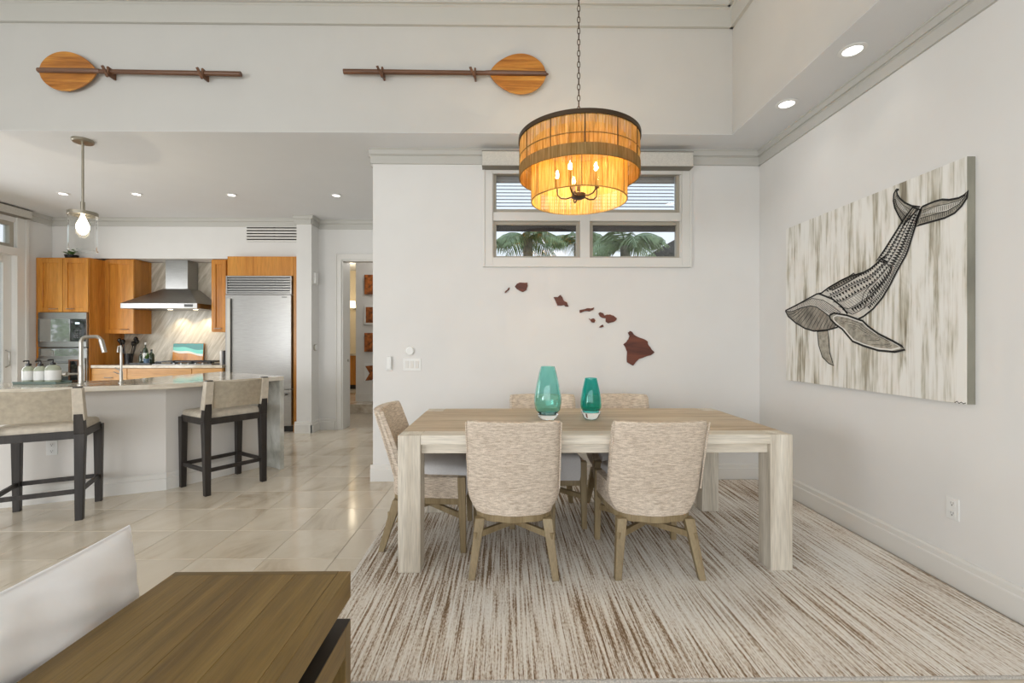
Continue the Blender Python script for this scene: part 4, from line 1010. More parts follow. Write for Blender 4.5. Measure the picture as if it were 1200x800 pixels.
shaker(K, xm+.003, tc1-.005, Z_(366, YC), ztop-.015, YC, M['honey'], X_(85, YC), Z_(362.5, YC))
shaker(K, X_(47, YC), tc1-.01, .12, .42, YC, M['honey'], (X_(47, YC)+tc1)/2, .36, name='drawer')
ox, ox2 = X_(47.5, YC), X_(104, YC)
O = thing('microwave_oven', 'built-in steel and black glass microwave in the tall cabinet', 'microwave', ((ox+ox2)/2, YC-.02, Z_(406, YC)))
z0, z1 = Z_(406.5, YC), Z_(366.5, YC)
B((ox, YC-.035, z0), (ox2, YC+.2, z1)).build('steel_trim', M['steel'], O, bevel=.003)
B((ox+.01, YC-.05, Z_(400, YC)), (X_(86, YC), YC-.035, Z_(374, YC))).build('door_glass', M['ovenglass'], O, bevel=.002)
cp = B((X_(86.4, YC), YC-.048, Z_(400, YC)), (ox2-.008, YC-.035, Z_(374, YC))).build('control_panel', M['blackglass'], O, bevel=.002)
mb = MB()
for r in range(4):
    for c in range(3): mb.box((X_(91, YC)+c*.035, YC-.0495, Z_(396, YC)+r*.03), (X_(91, YC)+c*.035+.02, YC-.048, Z_(396, YC)+r*.03+.015))
mb.build('keypad', plain('keypad_grey', (.08, .08, .08), .5), cp)
B((X_(92, YC), YC-.0495, Z_(380, YC)), (X_(97, YC), YC-.048, Z_(378, YC))).build('display', emis('clock_display', (.7, .85, .9), .8), cp)
O = thing('built_in_oven', 'stainless wall oven below the microwave in the tall cabinet', 'oven', ((ox+ox2)/2, YC-.02, .45))
B((ox, YC-.03, .45), (ox2, YC+.3, z0-.012)).build('body', M['steel'], O, bevel=.003)
B((X_(49, YC), YC-.042, Z_(416.5, YC)), (X_(99, YC), YC-.03, Z_(408.5, YC))).build('control_panel', M['ovenglass'], O, bevel=.001)
dr = B((ox+.006, YC-.055, .47), (ox2-.006, YC-.03, Z_(419, YC))).build('oven_door', M['steel'], O, bevel=.004)
B((ox+.09, YC-.058, .55), (ox2-.09, YC-.055, .85)).build('door_window', M['blackglass'], dr)
MB().tube([(ox+.05, YC-.055, Z_(424, YC)), (ox+.05, YC-.10, Z_(424, YC)), (ox2-.05, YC-.10, Z_(424, YC)), (ox2-.05, YC-.055, Z_(424, YC))], .012, 8).build('handle', M['steel'], dr)
# wall cabinet left of hood
YU = 6.62
u0, u1 = tc1+.004, X_(158, YU)
K = thing('wall_cabinet', 'honey wood wall cabinet left of the range hood', 'cabinet', ((u0+u1)/2, 6.8, Z_(391, YU)))
zu0 = Z_(391, YU); B((u0, YU, zu0), (u1, YK-.001, 2.47)).build('carcass', M['honey'], K, bevel=.002)
shaker(K, X_(124, YU), u1-.003, zu0+.004, 2.455, YU, M['honey'], X_(148, YU), zu0+.06)
u2, u3 = X_(248.5, YU), X_(266, YU)
K = thing('wall_cabinet', 'narrow honey wood wall cabinet between hood and refrigerator', 'cabinet', ((u2+u3)/2, 6.8, Z_(389, YU)))
B((u2, YU, Z_(389, YU)), (u3, YK-.001, 2.47)).build('carcass', M['honey'], K, bevel=.002)
shaker(K, u2+.003, u3-.003, Z_(388, YU), 2.455, YU, M['honey'], (u2+u3)/2, Z_(385, YU))
# base cabinets and counter
YD = 6.37; b0, b1 = tc1+.004, X_(266, 6.46)-.016; zc = Z_(427.5, YD)
K = thing('base_cabinet_run', 'honey wood base drawers under the back kitchen counter', 'cabinet', ((b0+b1)/2, 6.6, 0))
B((b0, YD+.03, .1), (b1, YK-.001, zc-.04)).build('carcass', M['honeyx'], K)
B((b0, YD+.09, 0), (b1, YK-.001, .1)).build('toe_kick', M['dark'], K)
xs = [b0, X_(148, YD), X_(224, YD), b1]
for a, b in zip(xs, xs[1:]):
    for (za, zb_) in ((.66, zc-.048), (.39, .65), (.12, .38)): shaker(K, a+.004, b-.004, za, zb_, YD+.03, M['honeyx'], (a+b)/2, (za+zb_)/2, True, 'drawer')
B((b0, YD, zc-.04), (b1, YK-.001, zc)).build('kitchen_counter', M['quartz'], bevel=.003, label='long pale stone counter along the kitchen back wall', cat='countertop')
B((b0, YK-.022, zc), (b1, YK-.001, 2.47)).build('stone_backsplash', M['splash'], label='diagonally veined stone slab backsplash behind the range', cat='backsplash')
YM = YK-.024
# hood
h0, h1 = X_(141, 6.43), X_(231, 6.43); hz = Z_(361.5, 6.43); hz2 = Z_(355.5, 6.43); hc0, hc1 = X_(194, 6.70), X_(220, 6.70); hz3 = Z_(339, 6.70)
K = thing('range_hood', 'stainless chimney range hood with sloping canopy', 'range hood', ((h0+h1)/2, 6.7, hz))
B((h0, 6.43, hz), (h1, YM, hz2)).build('lip', M['steel'], K, bevel=.002)
MB().add([(h0, 6.43, hz2), (h1, 6.43, hz2), (h1, YM, hz2), (h0, YM, hz2), (hc0-.03, 6.69, hz3), (hc1+.03, 6.69, hz3), (hc1+.03, YM, hz3), (hc0-.03, YM, hz3)], [(0,3,2,1),(4,5,6,7),(0,1,5,4),(1,2,6,5),(2,3,7,6),(3,0,4,7)]).build('canopy', M['steel'], K, smooth=0)
B((hc0, 6.70, hz3-.005), (hc1, YM, 2.47)).build('chimney', M['steel'], K, bevel=.002)
B((h1-.18, 6.428, hz+.02), (h1-.06, 6.43, hz2-.015)).build('controls', M['slot'], K)
for k, px in enumerate((196, 226)):
    x = X_(px, 6.6)
    MB().lathe([(0, -.004), (.03, -.004), (.03, -.0005), (0, -.0005)], (x, 6.66, hz), 16).build('hood_light', emis('hood_lamp', (1, .85, .6), 6), K)
    d = bpy.data.lights.new('hood_spot', 'SPOT'); d.energy = 9; d.spot_size = math.radians(95); d.spot_blend = .6; d.color = (1, .80, .52); d.shadow_soft_size = .02
    o = bpy.data.objects.new('hood_spot', d); COL.objects.link(o); o.location = (x, 6.74, hz-.02); o.rotation_euler = (math.radians(18), 0, 0)
# cooktop
ck0, ck1 = X_(183, 6.5), X_(252, 6.5)
K = thing('gas_cooktop', 'black gas cooktop with iron grates on the back counter', 'cooktop', ((ck0+ck1)/2, 6.66, zc))
B((ck0, 6.42, zc), (ck1, 6.86, zc+.012)).build('hob_plate', M['steel'], K, bevel=.003)
for k in range(3):
    a = ck0+.02+(ck1-ck0-.04)*k/3; b = a+(ck1-ck0-.04)/3-.01; mb = MB()
    for y in (6.46, 6.58, 6.70, 6.82): mb.box((a, y, zc+.035), (b, y+.014, zc+.05))
    for x in (a, (a+b)/2, b-.012): mb.box((x, 6.46, zc+.033), (x+.012, 6.834, zc+.048))
    for x in (a, b-.012):
        for y in (6.46, 6.82): mb.box((x, y, zc+.012), (x+.012, y+.014, zc+.035))
    mb.build('grate', M['black'], K); MB().lathe([(0, .012), (.045, .012), (.045, .026), (.03, .03), (0, .03)], ((a+b)/2, 6.65, zc), 16).build('burner', M['black'], K)
for k in range(5): MB().lathe([(0, .03), (.014, .03), (.017, .012), (0, .012)], (ck0+.3+k*.1, 6.435, zc), 12).build('knob', M['steel'], K)
# fridge and its surround
YFr = 6.46; f0, f1 = X_(266, YFr), X_(345, YFr)
K = thing('fridge_surround', 'honey wood panel surround above and beside the refrigerator', 'cabinet', ((f0+f1)/2, 6.7, 0))
zt_ = Z_(301, YFr); zf = Z_(324, YFr)
B((X_(266.5, YFr), YFr, zf+.004), (X_(343.5, YFr), YS-.002, min(zt_, 2.8))).build('top_panel', M['honey'], K, bevel=.002)
B((X_(343.7, YFr), YFr, 0), (colL-.004, YS+.3, min(zt_, 2.8)-.0)).build('side_panel', M['honey'], K, bevel=.002) if colL-.004 > X_(343.7, YFr)+.005 else None
B((f0-.012, YFr+.03, 0), (f0-.0, YS+.3, 2.46)).build('side_panel', M['honey'], K)
K['label'] = 'honey wood panel surround above and beside the refrigerator'
K = thing('refrigerator', 'tall stainless refrigerator with slatted top grille', 'refrigerator', ((f0+f1)/2, 6.7, 0))
g0, g1 = f0+.004, X_(343, YFr)
B((g0, YFr+.03, .09), (g1, YK-.03, zf)).build('body', M['steeld'], K)
B((g0+.02, YFr+.07, 0), (g1-.02, YK-.05, .09)).build('toe_grille', M['black'], K)
gz = Z_(345.5, YFr)
mb = MB(); frame(mb, g0, g1, gz, zf, .02, YFr-.035, YFr+.03); mb.build('grille_frame', M['steel'], K, bevel=.002)
B((g0+.01, YFr+.0, gz+.01), (g1-.01, YFr+.03, zf-.01)).build('grille_back', M['slot'], K)
sl = None
for k in range(6):
    z = gz+.028+(zf-gz-.045)*k/6
    if sl is None:
        sl = MB().add([(g0+.02, YFr-.03, z), (g1-.02, YFr-.03, z), (g1-.02, YFr, z+.012), (g0+.02, YFr, z+.012), (g0+.02, YFr-.03, z+.018), (g1-.02, YFr-.03, z+.018), (g1-.02, YFr, z+.024), (g0+.02, YFr, z+.024)], [(0,3,2,1),(4,5,6,7),(0,1,5,4),(1,2,6,5),(2,3,7,6),(3,0,4,7)]).build('grille_slat', M['steel'], K); zz0 = z
    else: c = sl.copy(); COL.objects.link(c); c.location = sl.location+Vector((0, 0, z-zz0))
dz = Z_(455.5, YFr)
dr = B((g0, YFr-.045, dz+.004), (g1, YFr+.03, gz-.006)).build('door', M['steel'], K, bevel=.004)
B((g1-.13, YFr-.0465, gz-.045), (g1-.06, YFr-.045, gz-.032)).build('badge', M['slot'], dr)
MB().box((g0+.035, YFr-.075, dz+.06), (g0+.085, YFr-.063, gz-.06)).box((g0+.05, YFr-.063, dz+.1), (g0+.07, YFr-.045, dz+.13)).box((g0+.05, YFr-.063, gz-.13), (g0+.07, YFr-.045, gz-.1)).build('handle', M['steeld'], dr, bevel=.003)
dr = B((g0, YFr-.045, .10), (g1, YFr+.03, dz-.004)).build('freezer_drawer', M['steel'], K, bevel=.004)
MB().tube([(g0+.06, YFr-.045, dz-.07), (g0+.06, YFr-.10, dz-.07), (g1-.06, YFr-.10, dz-.07), (g1-.06, YFr-.045, dz-.07)], .014, 8).build('handle', M['steel'], dr)
# soffit vent
va, vb = X_(289.5, YS), min(X_(348, YS), colL-.006); zv0, zv1 = Z_(284, YS), Z_(265.5, YS)
K = thing('air_vent', 'white slatted air return grille in the kitchen soffit', 'vent', ((va+vb)/2, YS, zv0))
B((va, YS-.006, zv0), (vb, YS, zv1)).build('backing', M['vent'], K)
for k in range(6):
    z = zv0+(zv1-zv0-.022)*k/5; B((va-.01, YS-.018, z), (vb, YS-.006, z+.022)).build('slat', M['trim'], K)
B(((va+vb)/2+.03, YS-.016, zv0), ((va+vb)/2+.05, YS-.006, zv1)).build('divider', M['vent'], K)
# succulent on tall cabinet
def leafy(name, lab, cat, x, y, z, n, r, h, pot=None, seed=1, mat=None):
    random.seed(seed); K = thing(name, lab, cat, (x, y, z))
    z2 = z
    if pot: MB().lathe([(0, 0), (pot[0]*.8, 0), (pot[0], pot[1]), (pot[0]*.9, pot[1]), (pot[0]*.85, pot[1]*.8), (0, pot[1]*.8)], (x, y, z), 18).build('pot', pot[2], K); z2 = z+pot[1]*.8
    for k in range(n):
        a = random.uniform(0, 2*PI); e = random.uniform(.2, 1.3); L = random.uniform(.6, 1)*r
        d = Vector((math.cos(a)*math.cos(e), math.sin(a)*math.cos(e), math.sin(e)*h/r)); s_ = Vector((-math.sin(a), math.cos(a), 0))*L*.16; b_ = Vector((x, y, z2))
        m1 = b_+d*L*.5+Vector((0, 0, .01)); tpt = b_+d*L+Vector((0, 0, -.02*L))
        MB().add([b_, m1-s_, m1+s_, tpt, m1+Vector((0, 0, -.006))], [(0, 2, 1), (1, 2, 3), (0, 1, 4), (0, 4, 2), (1, 3, 4), (2, 4, 3)]).build('leaf', mat or M['leaf'], K, smooth=0)
leafy('potted_plant', 'small green succulent on top of the tall oven cabinet', 'plant', X_(84, 6.47), 6.47, ztop, 26, .13, .13, (.08, .055, M['black']), 3)
# utensil crock
x = X_(150.5, 6.78); y = 6.78
K = thing('utensil_crock', 'dark crock full of black cooking utensils at the counter corner', 'crock', (x, y, zc))
MB().lathe([(0, 0), (.05, 0), (.058, .15), (.052, .15), (.045, .01), (0, .01)], (x, y, zc), 20).build('crock', M['black'], K)
random.seed(9)
for k in range(7):
    a = random.uniform(0, 6.28); t1 = Vector((x+.11*math.cos(a), y+.05*math.sin(a), zc+random.uniform(.26, .34)))
    b_ = Vector((x+.03*math.cos(a), y+.03*math.sin(a), zc+.012)); mb = MB().tube([b_, t1], .006, 6)
    dd = (t1-b_).normalized(); q1 = t1+dd*.05
    mb.tube([t1-dd*.01, t1+dd*.02, q1, q1+dd*.02], [.007, .026, .028, .008], 8); mb.build('utensil', M['black'], K)
# bottle and herbs group
def bottle(x, y, z, r, h, lab, mat, cap, grp='bottles on the back counter', labelm=None, name='oil_bottle'):
    K = thing(name, lab, 'bottle', (x, y, z), 0, grp)
    MB().lathe([(0, 0), (r*.95, 0), (r, .01), (r, h*.6), (r*.75, h*.7), (r*.3, h*.78), (r*.28, h*.92), (0, h*.92)], (x, y, z), 18).build('body', mat, K)
    MB().lathe([(0, 0), (r*.34, 0), (r*.34, h*.1), (0, h*.1)], (x, y, z+h*.91), 12).build('cap', cap, K)
    if labelm: MB().lathe([(r*1.01, h*.12), (r*1.02, h*.12), (r*1.02, h*.5), (r*1.01, h*.5)], (x, y, z), 18, True).build('paper_label', labelm, K)
dg = plain('dark_green_glass', (.02, .04, .02), .1, spec=.8)
tray = thing('counter_tray', 'dark tray under the bottles left of the cooktop', 'tray', (X_(171, 6.6), 6.6, zc))
B((X_(158, 6.6), 6.50, zc), (X_(182, 6.6), 6.72, zc+.012)).build('tray_base', M['black'], tray, bevel=.003)
mbr = MB(); frame(mbr, X_(158, 6.6), X_(182, 6.6), 0, 0.001, .006, 0, 0); 
MB().box((X_(158, 6.6), 6.50, zc+.012), (X_(182, 6.6), 6.507, zc+.025)).box((X_(158, 6.6), 6.713, zc+.012), (X_(182, 6.6), 6.72, zc+.025)).build('tray_rim', M['black'], tray)
bottle(X_(170.5, 6.62), 6.62, zc+.012, .032, .30, 'dark glass bottle with pale cap, tallest on the counter tray', dg, M['white'], labelm=M['white'])
bottle(X_(177.5, 6.66), 6.66, zc+.012, .036, .20, 'squat dark green bottle at the right end of the counter tray', dg, M['black'])
bottle(X_(165.2, 6.62), 6.62, zc+.012, .026, .17, 'small dark bottle at the left end of the counter tray', dg, M['black'])
leafy('herb_pot', 'small blue pot of green herbs in front of the bottles', 'plant', X_(172, 6.54), 6.54, zc+.0125, 22, .08, .13, (.04, .07, plain('blue_glaze', (.10, .17, .27), .3)), 5)
# resin ocean board
r0_, r1_ = X_(200, 6.84), X_(236, 6.84)
K = thing('ocean_art_board', 'wood and teal resin ocean board leaning behind the cooktop', 'board', ((r0_+r1_)/2, 6.87, zc+.012))
zb0, zb1 = zc+.012, Z_(402, 6.84)
TL = Matrix.Translation((0, 6.865, zb0)) @ Matrix.Rotation(math.radians(-6), 4, 'X') @ Matrix.Translation((0, -6.865, -zb0))
MB().box((r0_, 6.865, zb0), (r1_, 6.885, zb1), TL).build('board', M['honey'], K, bevel=.003)
hh = zb1-zb0; ww = r1_-r0_
def bandp(lo, hi, mat, nm, lay):
    n = 10; pts = []
    fn = lambda u, o: zb0+hh*(o-.20*u+.035*math.sin(u*9+o*5))
    for i in range(n+1): pts.append((r0_+.002+(ww-.004)*i/n, 6.865, min(zb1-.002, fn(i/n, lo))))
    for i in range(n, -1, -1): pts.append((r0_+.002+(ww-.004)*i/n, 6.865, min(zb1-.002, fn(i/n, hi)) if hi < 2 else zb1-.002))
    mb = MB().extr([TL @ Vector((p[0], p[1]-.0005*lay, p[2])) for p in pts], TL.to_3x3() @ Vector((0, -.0008, 0))); mb.build(nm, mat, K, smooth=0)
bandp(.56, .66, plain('resin_foam', (.75, .72, .66), .2), 'resin_foam', 1)
bandp(.66, .85, plain('resin_aqua', (.10, .55, .48), .1), 'resin_shallow', 1)
bandp(.85, 3, plain('resin_teal', (.0, .19, .19), .1), 'resin_deep', 1)
# grinders
for px, mt, lab in ((259.5, M['white'], 'white salt grinder beside the refrigerator'), (263.0, M['black'], 'black pepper grinder beside the refrigerator')):
    xx = X_(px, 6.6); K = thing('spice_grinder', lab, 'grinder', (xx, 6.6, zc), 0, 'grinders on the back counter')
    MB().lathe([(0, 0), (.021, 0), (.022, .04), (.019, .12), (.021, .15), (0, .15)], (xx, 6.6, zc), 16).build('body', mt, K)
    MB().lathe([(0, .15), (.02, .151), (.022, .18), (.015, .198), (0, .2)], (xx, 6.6, zc), 16).build('cap', mt, K)

# ================================================================= KITCHEN ISLAND
HI = .933
K = thing('kitchen_island', 'angled grey-white kitchen island with pale quartzite top', 'island', (-3.6, 4.0, 0))
ctop = [(-5.25, 2.76), (-3.72, 3.385), (-2.80, 3.79), (-2.25, 4.63), (-3.33, 5.38), (-3.46, 4.75), (-3.50, 4.22), (-3.75, 4.12), (-5.6, 3.45)]
MB().prism(ctop, HI-.04, HI).build('countertop', M['quartz'], K, bevel=.003)
# body
bf = [(-5.2, 3.0), (-3.90, 3.575), (-2.96, 3.99), (-2.48, 4.785)]
body = bf+[(-3.27, 5.31), (-3.43, 4.74), (-3.46, 4.25), (-3.73, 4.15), (-5.5, 3.5)]
MB().prism(body, 0, HI-.04).build('body', M['islandp'], K)
for (a, b) in zip(bf, bf[1:]):
    a = Vector((a[0], a[1], 0)); b = Vector((b[0], b[1], 0)); d = (b-a).normalized(); nn = Vector((d.y, -d.x, 0))
    pr = [(0.0005, 0), (.022, 0), (.022, .10), (.014, .105), (.014, .135), (.006, .145), (0.0005, .145)]
    MB().extr([a-d*.004+nn*p+Vector((0, 0, q_)) for p, q_ in pr], (b-a)+d*.012).build('baseboard', M['trim'], K, smooth=0)
c0 = Vector((-2.25, 4.63, 0)); dv = (Vector((-3.33, 5.38, 0))-c0).normalized(); ed = (Vector((-2.80, 3.79, 0))-c0).normalized()
MB().prism([(c0+x).to_tuple()[:2] for x in (Vector((0,0,0)), dv*1.30, dv*1.30+ed*.045, ed*.045)], 0, HI-.0405).build('waterfall_panel', M['quartzv'], K, bevel=.002)
seg = (Vector((-3.90, 3.575, 0)), Vector((-2.96, 3.99, 0))); d = (seg[1]-seg[0]).normalized(); nn = Vector((d.y, -d.x, 0))
best = None
for i in range(-800, 1001):
    p = seg[0]+d*(i/1000*1.06); q = fpos(p.x, p.y, .4)
    if q and (best is None or abs(q[0]-61) < best[0]): best = (abs(q[0]-61), p)
outlet((best[1].x+nn.x*.0005, best[1].y+nn.y*.0005, P(61, 524.5, Y=best[1].y).z), (nn.x, nn.y), 'white power outlet on the island side behind the left stool')
# faucets
def faucet(px, Zd, top, reach, r, lab, lever_dir, name):
    x = P(px, 0, Y=Zd).x; y = Zd
    F = thing(name, lab, 'faucet', (x, y, HI))
    MB().lathe([(0, 0), (r*1.9, 0), (r*1.9, .006), (r*1.25, .012), (r*1.25, .15 if r > .012 else .05), (r, .16 if r > .012 else .055), (0, .16 if r > .012 else .055)], (x, y, HI), 18).build('base', M['steeld'], F)
    H = top-HI; pts = [(x, y, HI+.05), (x, y, top-.04)]
    for k in range(7): a = PI-PI/2*k/6; pts.append((x+.045+.045*math.cos(a), y, top-.045+.045*math.sin(a)))
    pts.append((x+reach-.05, y, top+.003))
    for k in range(5): a = PI/2-PI/2*.78*k/4; pts.append((x+reach-.05+.05*math.cos(a), y, top-.047+.05*math.sin(a)))
    e = Vector(pts[-1]); pts.append(tuple(e+Vector((.018, 0, -.06))))
    sp_ = MB().tube(pts, r, 10).build('spout', M['steeld'], F)
    e = Vector(pts[-1]); MB().tube([e-Vector((.02, 0, -.065)), e+Vector((.008, 0, -.035))], r*1.3, 10).build('spray_head', M['steeld'], sp_)
    return F, x, y
F, x, y = faucet(95, 3.72, 1.322, .165, .0135, 'tall curved brushed nickel kitchen faucet on the island', -1, 'kitchen_faucet')
MB().tube([(x-.01, y, HI+.09), (x-.10, y-.01, HI+.09)], .008, 8).build('lever', M['steeld'], F); MB().tube([(x-.10, y-.01, HI+.09), (x-.125, y-.012, HI+.09)], .019, 12).build('lever_knob', M['steeld'], F)
x = P(142, 0, Y=3.9).x; y = 3.9
F = thing('filter_faucet', 'slim small filtered-water faucet right of the main faucet', 'faucet', (x, y, HI))
MB().lathe([(0, 0), (.02, 0), (.02, .005), (.012, .01), (.012, .10), (0, .10)], (x, y, HI), 16).build('base', M['steeld'], F)
MB().tube([(x, y, HI+.08), (x, y, HI+.30), (x-.004, y, HI+.315), (x-.02, y, HI+.31), (x-.026, y, HI+.26)], .008, 8).build('spout', M['steeld'], F)
MB().tube([(x, y, HI+.10), (x-.05, y, HI+.13)], .005, 6).build('lever', M['steeld'], F); MB().tube([(x, y, HI+.07), (x-.055, y-.01, HI+.095)], .004, 6).build('lever', M['steeld'], F)
# soap bottles on a tray
K = thing('soap_tray', 'long grey-green glass tray under the three soap bottles', 'tray', (P(50, 0, Y=3.84).x, 3.84, HI))
sx0, sx1 = P(25, 0, Y=3.84).x, P(75, 0, Y=3.84).x
B((sx0, 3.77, HI), (sx1, 3.91, HI+.012)).build('tray_base', plain('grey_glass', (.16, .22, .20), .1), K, bevel=.004)
MB().box((sx0, 3.77, HI+.012), (sx1, 3.776, HI+.022)).box((sx0, 3.904, HI+.012), (sx1, 3.91, HI+.022)).build('tray_rim', plain('grey_glass_rim', (.18, .24, .22), .1), K)
sg1 = plain('clear_soap_glass', (.40, .43, .33), .12, noise=.1, nscale=6); 
for px, r, h, lab in ((33.5, .042, .135, 'leftmost pump soap bottle on the island tray'), (47.5, .044, .135, 'middle pump soap bottle on the island tray'), (62, .053, .145, 'rightmost and widest pump soap bottle on the island tray')):
    x = P(px, 0, Y=3.84).x; y = 3.84; z = HI+.0125; r *= .92
    S = thing('soap_bottle', lab+', with white label', 'bottle', (x, y, z), 0, 'pump soap bottles on the island')
    MB().lathe([(0, 0), (r*.95, 0), (r, .006), (r, h*.78), (r*.85, h*.9), (r*.4, h), (0, h)], (x, y, z), 24).build('body', sg1, S)
    MB().lathe([(r*1.005, h*.14), (r*1.02, h*.14), (r*1.02, h*.7), (r*1.005, h*.7)], (x, y, z), 24, True).build('paper_label', M['white'], S)
    MB().lathe([(0, 0), (.018, 0), (.018, .018), (.006, .022), (.005, .045), (0, .045)], (x, y, z+h), 14).build('pump', M['black'], S)
    MB().tube([(x, y, z+h+.043), (x+.0, y-.035, z+h+.043), (x+.0, y-.04, z+h+.036)], .006, 6).build('nozzle', M['black'], S)
# small dark-faced wooden stand behind faucet
x0_, x1_ = P(80.5, 0, Y=3.98).x, P(93, 0, Y=3.98).x
K = thing('counter_clock', 'small dark-faced wooden frame standing behind the kitchen faucet', 'frame', ((x0_+x1_)/2, 3.99, HI))
mb = MB(); frame(mb, x0_, x1_, HI+.004, Z_(421, 3.98), .012, 3.975, 4.0); mb.build('frame', M['koad'], K); B((x0_+.01, 3.982, HI+.012), (x1_-.01, 3.995, Z_(421, 3.98)-.008)).build('screen', M['blackglass'], K); B((x0_-.005, 3.96, HI), (x1_+.005, 4.04, HI+.006)).build('foot', M['black'], K)

# ================================================================= COUNTER STOOLS
def make_stool():
    C = thing('counter_stool', 'x', 'stool', (0, 0, 0), 0, 'leather and dark wood counter stools at the island')
    w, d = .235, .215
    # local: faces +y (front), back at -y
    for sx in (-1, 1):
        MB().taper((sx*w, d, 0), (.021, .021), (sx*w, d-.005, .625), (.028, .028)).build('leg', M['espresso'], C, bevel=.003, local=True)
        MB().taper((sx*w, -d-.01, 0), (.022, .022), (sx*w, -d+.01, .62), (.030, .030)).taper((sx*w, -d+.01, .62), (.030, .030), (sx*(w-.003), -d-.035, .962), (.024, .022)).build('leg', M['espresso'], C, bevel=.003, local=True)
        MB().taper((sx*w, -d+.004, .715), (.034, .033), (sx*(w-.003), -d-.034, .953), (.029, .027)).build('post_wrap', M['leather'], C, bevel=.004, local=True)
        MB().box((sx*w-.017, -d+.01, .585), (sx*w+.017, d-.01, .64)).build('seat_rail', M['espresso'], C, bevel=.002, local=True)
        MB().bar((sx*w, -d, .205), (sx*w, d, .205), .02, .032).build('stretcher', M['espresso'], C, bevel=.002, local=True)
    MB().box((-w, d-.02, .585), (w, d+.012, .64)).build('seat_rail', M['espresso'], C, bevel=.002, local=True)
    MB().box((-w, -d-.008, .585), (w, -d+.02, .64)).build('seat_rail', M['espresso'], C, bevel=.002, local=True)
    for y in (-d, d): MB().bar((-w, y, .205), (w, y, .205), .02, .032).build('stretcher', M['espresso'], C, bevel=.002, local=True)
    # seat pad, domed
    def seat(u, v):
        pass
    mb = MB(); rings = [(.99, .64), (1.0, .655), (.985, .672), (.93, .684), (.7, .692), (.3, .696)]
    base_ = []
    n = 8; hw, hd, rr = .245, .225, .035
    for cxx, cyy, a0 in ((hw-rr, hd-rr, 0), (-hw+rr, hd-rr, PI/2), (-hw+rr, -hd+rr+.02, PI), (hw-rr, -hd+rr+.02, 1.5*PI)):
        for k in range(n+1): a = a0+PI/2*k/n; base_.append((cxx+rr*math.cos(a), cyy+rr*math.sin(a)))
    m = len(base_); vs = [(p[0]*s, p[1]*s, z) for s, z in rings for p in base_]; fs = []
    for j in range(len(rings)-1):
        for i in range(m): i2 = (i+1) % m; fs.append((j*m+i, j*m+i2, (j+1)*m+i2, (j+1)*m+i))
    fs.append(tuple(range(m-1, -1, -1))); fs.append(tuple((len(rings)-1)*m+i for i in range(m))); mb.add(vs, fs)
    mb.build('seat_pad', M['leather'], C, local=True, smooth=60)
    # sling back, slightly hollow
    def bk(u, v, off):
        x = -w+.01+(2*w-.02)*u; z = .715+.236*v; y = -d+.004-.038*v-.035*math.sin(PI*u)+off
        return Vector((x, y, z-(.012*math.sin(PI*u) if v > .5 else -.008*math.sin(PI*u))))
    mb = MB(); N = 14
    mb.grid(lambda u, v: bk(u, v, -.006), N, 6); mb.grid(lambda u, v: bk(u, v, .006), N, 6)
    o = N*6
    edge = [i for i in range(N)]+[j*N+N-1 for j in range(1, 6)]+[5*N+i for i in range(N-2, -1, -1)]+[j*N for j in range(4, 0, -1)]
    for k in range(len(edge)): a, b = edge[k], edge[(k+1) % len(edge)]; mb.f.append((a, a+o, b+o, b)); mb.mi.append(0)
    mb.build('sling_back', M['leatherd'], C, local=True, smooth=60)
    return C
st = make_stool()
st.location = (-2.555, 4.14, 0); st.rotation_euler = (0, 0, math.radians(57)); st['label'] = 'counter stool with beige leather back at the island near the waterfall end'
dup(st, (-3.395, 3.41, 0), math.radians(28), 'counter stool with beige leather back cut by the left edge of view')

# ================================================================= END TABLE
sx0, sx1, sy1, sy0, sh = -.985, -.465, 1.365, .74, .60
K = thing('end_table', 'brown oak end table with thick floating slab top in the foreground', 'side table', ((sx0+sx1)/2, (sy0+sy1)/2, 0))
nb = 4
for k in range(nb):
    a = sx0+(sx1-.035-sx0)*k/nb; b = sx0+(sx1-.035-sx0)*(k+1)/nb
    B((a+.0002, sy0+.035, sh-.078), (b-.0002, sy1-.02, sh)).build('plank', M['brown'], K, bevel=.0008, seg=1)
B((sx1-.035, sy0, sh-.078), (sx1, sy1, sh)).build('edge_board', M['brown'], K, bevel=.002); B((sx0, sy1-.02, sh-.078), (sx1-.035, sy1, sh)).build('end_board', M['brownx'], K, bevel=.001); B((sx0, sy0, sh-.078), (sx1-.035, sy0+.035, sh)).build('end_board', M['brownx'], K, bevel=.001)
fz = sh-.145
B((sx0+.06, sy0+.06, fz+.003), (sx1-.06, sy1-.06, sh-.078)).build('riser', M['dark'], K)
B((sx0+.001, sy0+.001, fz), (sx1-.001, sy1-.001, fz+.003)).build('shade_sheet', M['dark'], K)  # near-black sheet over the rail tops, painting in the shade under the slab
for x in (sx0, sx1-.045): B((x, sy0+.045, fz-.08), (x+.045, sy1-.045, fz)).build('rail', M['brown'], K, bevel=.002)
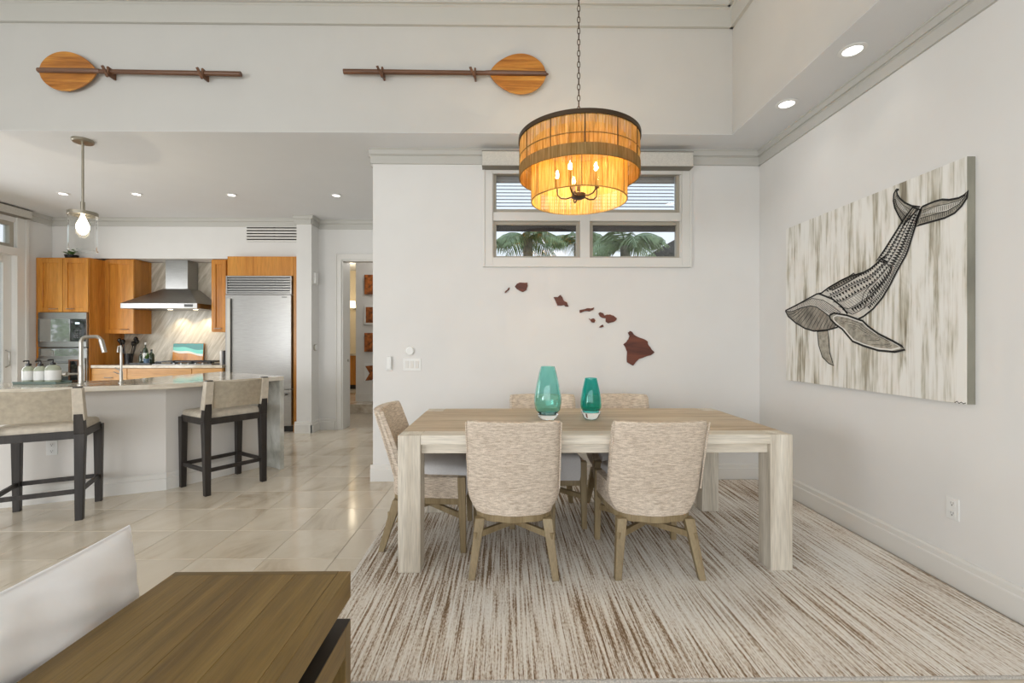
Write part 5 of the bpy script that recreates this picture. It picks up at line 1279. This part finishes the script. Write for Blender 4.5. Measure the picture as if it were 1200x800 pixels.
for y in (sy0, sy1-.045): B((sx0+.045, y, fz-.08), (sx1-.045, y+.045, fz)).build('rail', M['brownx'], K, bevel=.002)
for x in (sx0, sx1-.045):
    for y in (sy0, sy1-.045): B((x, y, 0), (x+.045, y+.045, fz)).build('leg', M['brownz'], K, bevel=.002)
B((sx0+.02, sy0+.02, .10), (sx1-.02, sy1-.02, .13)).build('lower_shelf', M['brown'], K, bevel=.002)
# white sofa (only its cushion shows) and cushion
K = thing('sofa', 'white upholstered sofa beside the end table, carrying the white cushion', 'sofa', (-1.75, .55, 0))
B((-2.5, -.4, .08), (-1.02, 1.26, .26)).build('base', M['linen'], K, bevel=.02); B((-2.48, -.38, .26), (-1.03, 1.25, .40)).build('seat_cushion', M['linen'], K, bevel=.03, seg=3)
for x in (-2.4, -1.14):
    for y in (-.3, 1.14): B((x, y, 0), (x+.05, y+.05, .08)).build('foot', M['espresso'], K)
mb = MB(); NU, NV = 30, 30
def pil(side):
    def f(u, v):
        s = u*2-1; t_ = v*2-1
        bulge = ((1-abs(s)**2.6)*(1-abs(t_)**2.6))**.55*.085
        wr = (.010*math.sin(9*s+5*t_)*math.sin(7*t_+2)+.005*math.sin(17*s*t_+3))*min(1, bulge/.06)**2
        if bulge < .01: wr = 0
        yy = 1.0+.340*s*(1+.035*(1-t_*t_)); zz = .575+.172*t_*(1-.06*(1-s*s))
        tilt = -(zz-.4)*.03
        return Vector((-1.09+tilt+side*(bulge+wr*(bulge > .02)), yy, zz))
    return f
mb.grid(pil(1), NU, NV); mb.grid(pil(-1), NU, NV)
K = thing('throw_pillow', 'large white linen cushion beside the end table, bottom left', 'pillow', (-1.09, 1.0, .40))
mb.build('cover', M['linen'], K, smooth=180, weld=.0005, sub=1)
f_ = pil(0); pts = [f_(i/30, 1) for i in range(31)]+[f_(1, 1-i/30) for i in range(1, 31)]+[f_(1-i/30, 0) for i in range(1, 31)]+[f_(0, i/30) for i in range(1, 31)]
MB().tube(pts, .0035, 6).build('seam', M['linen'], K)
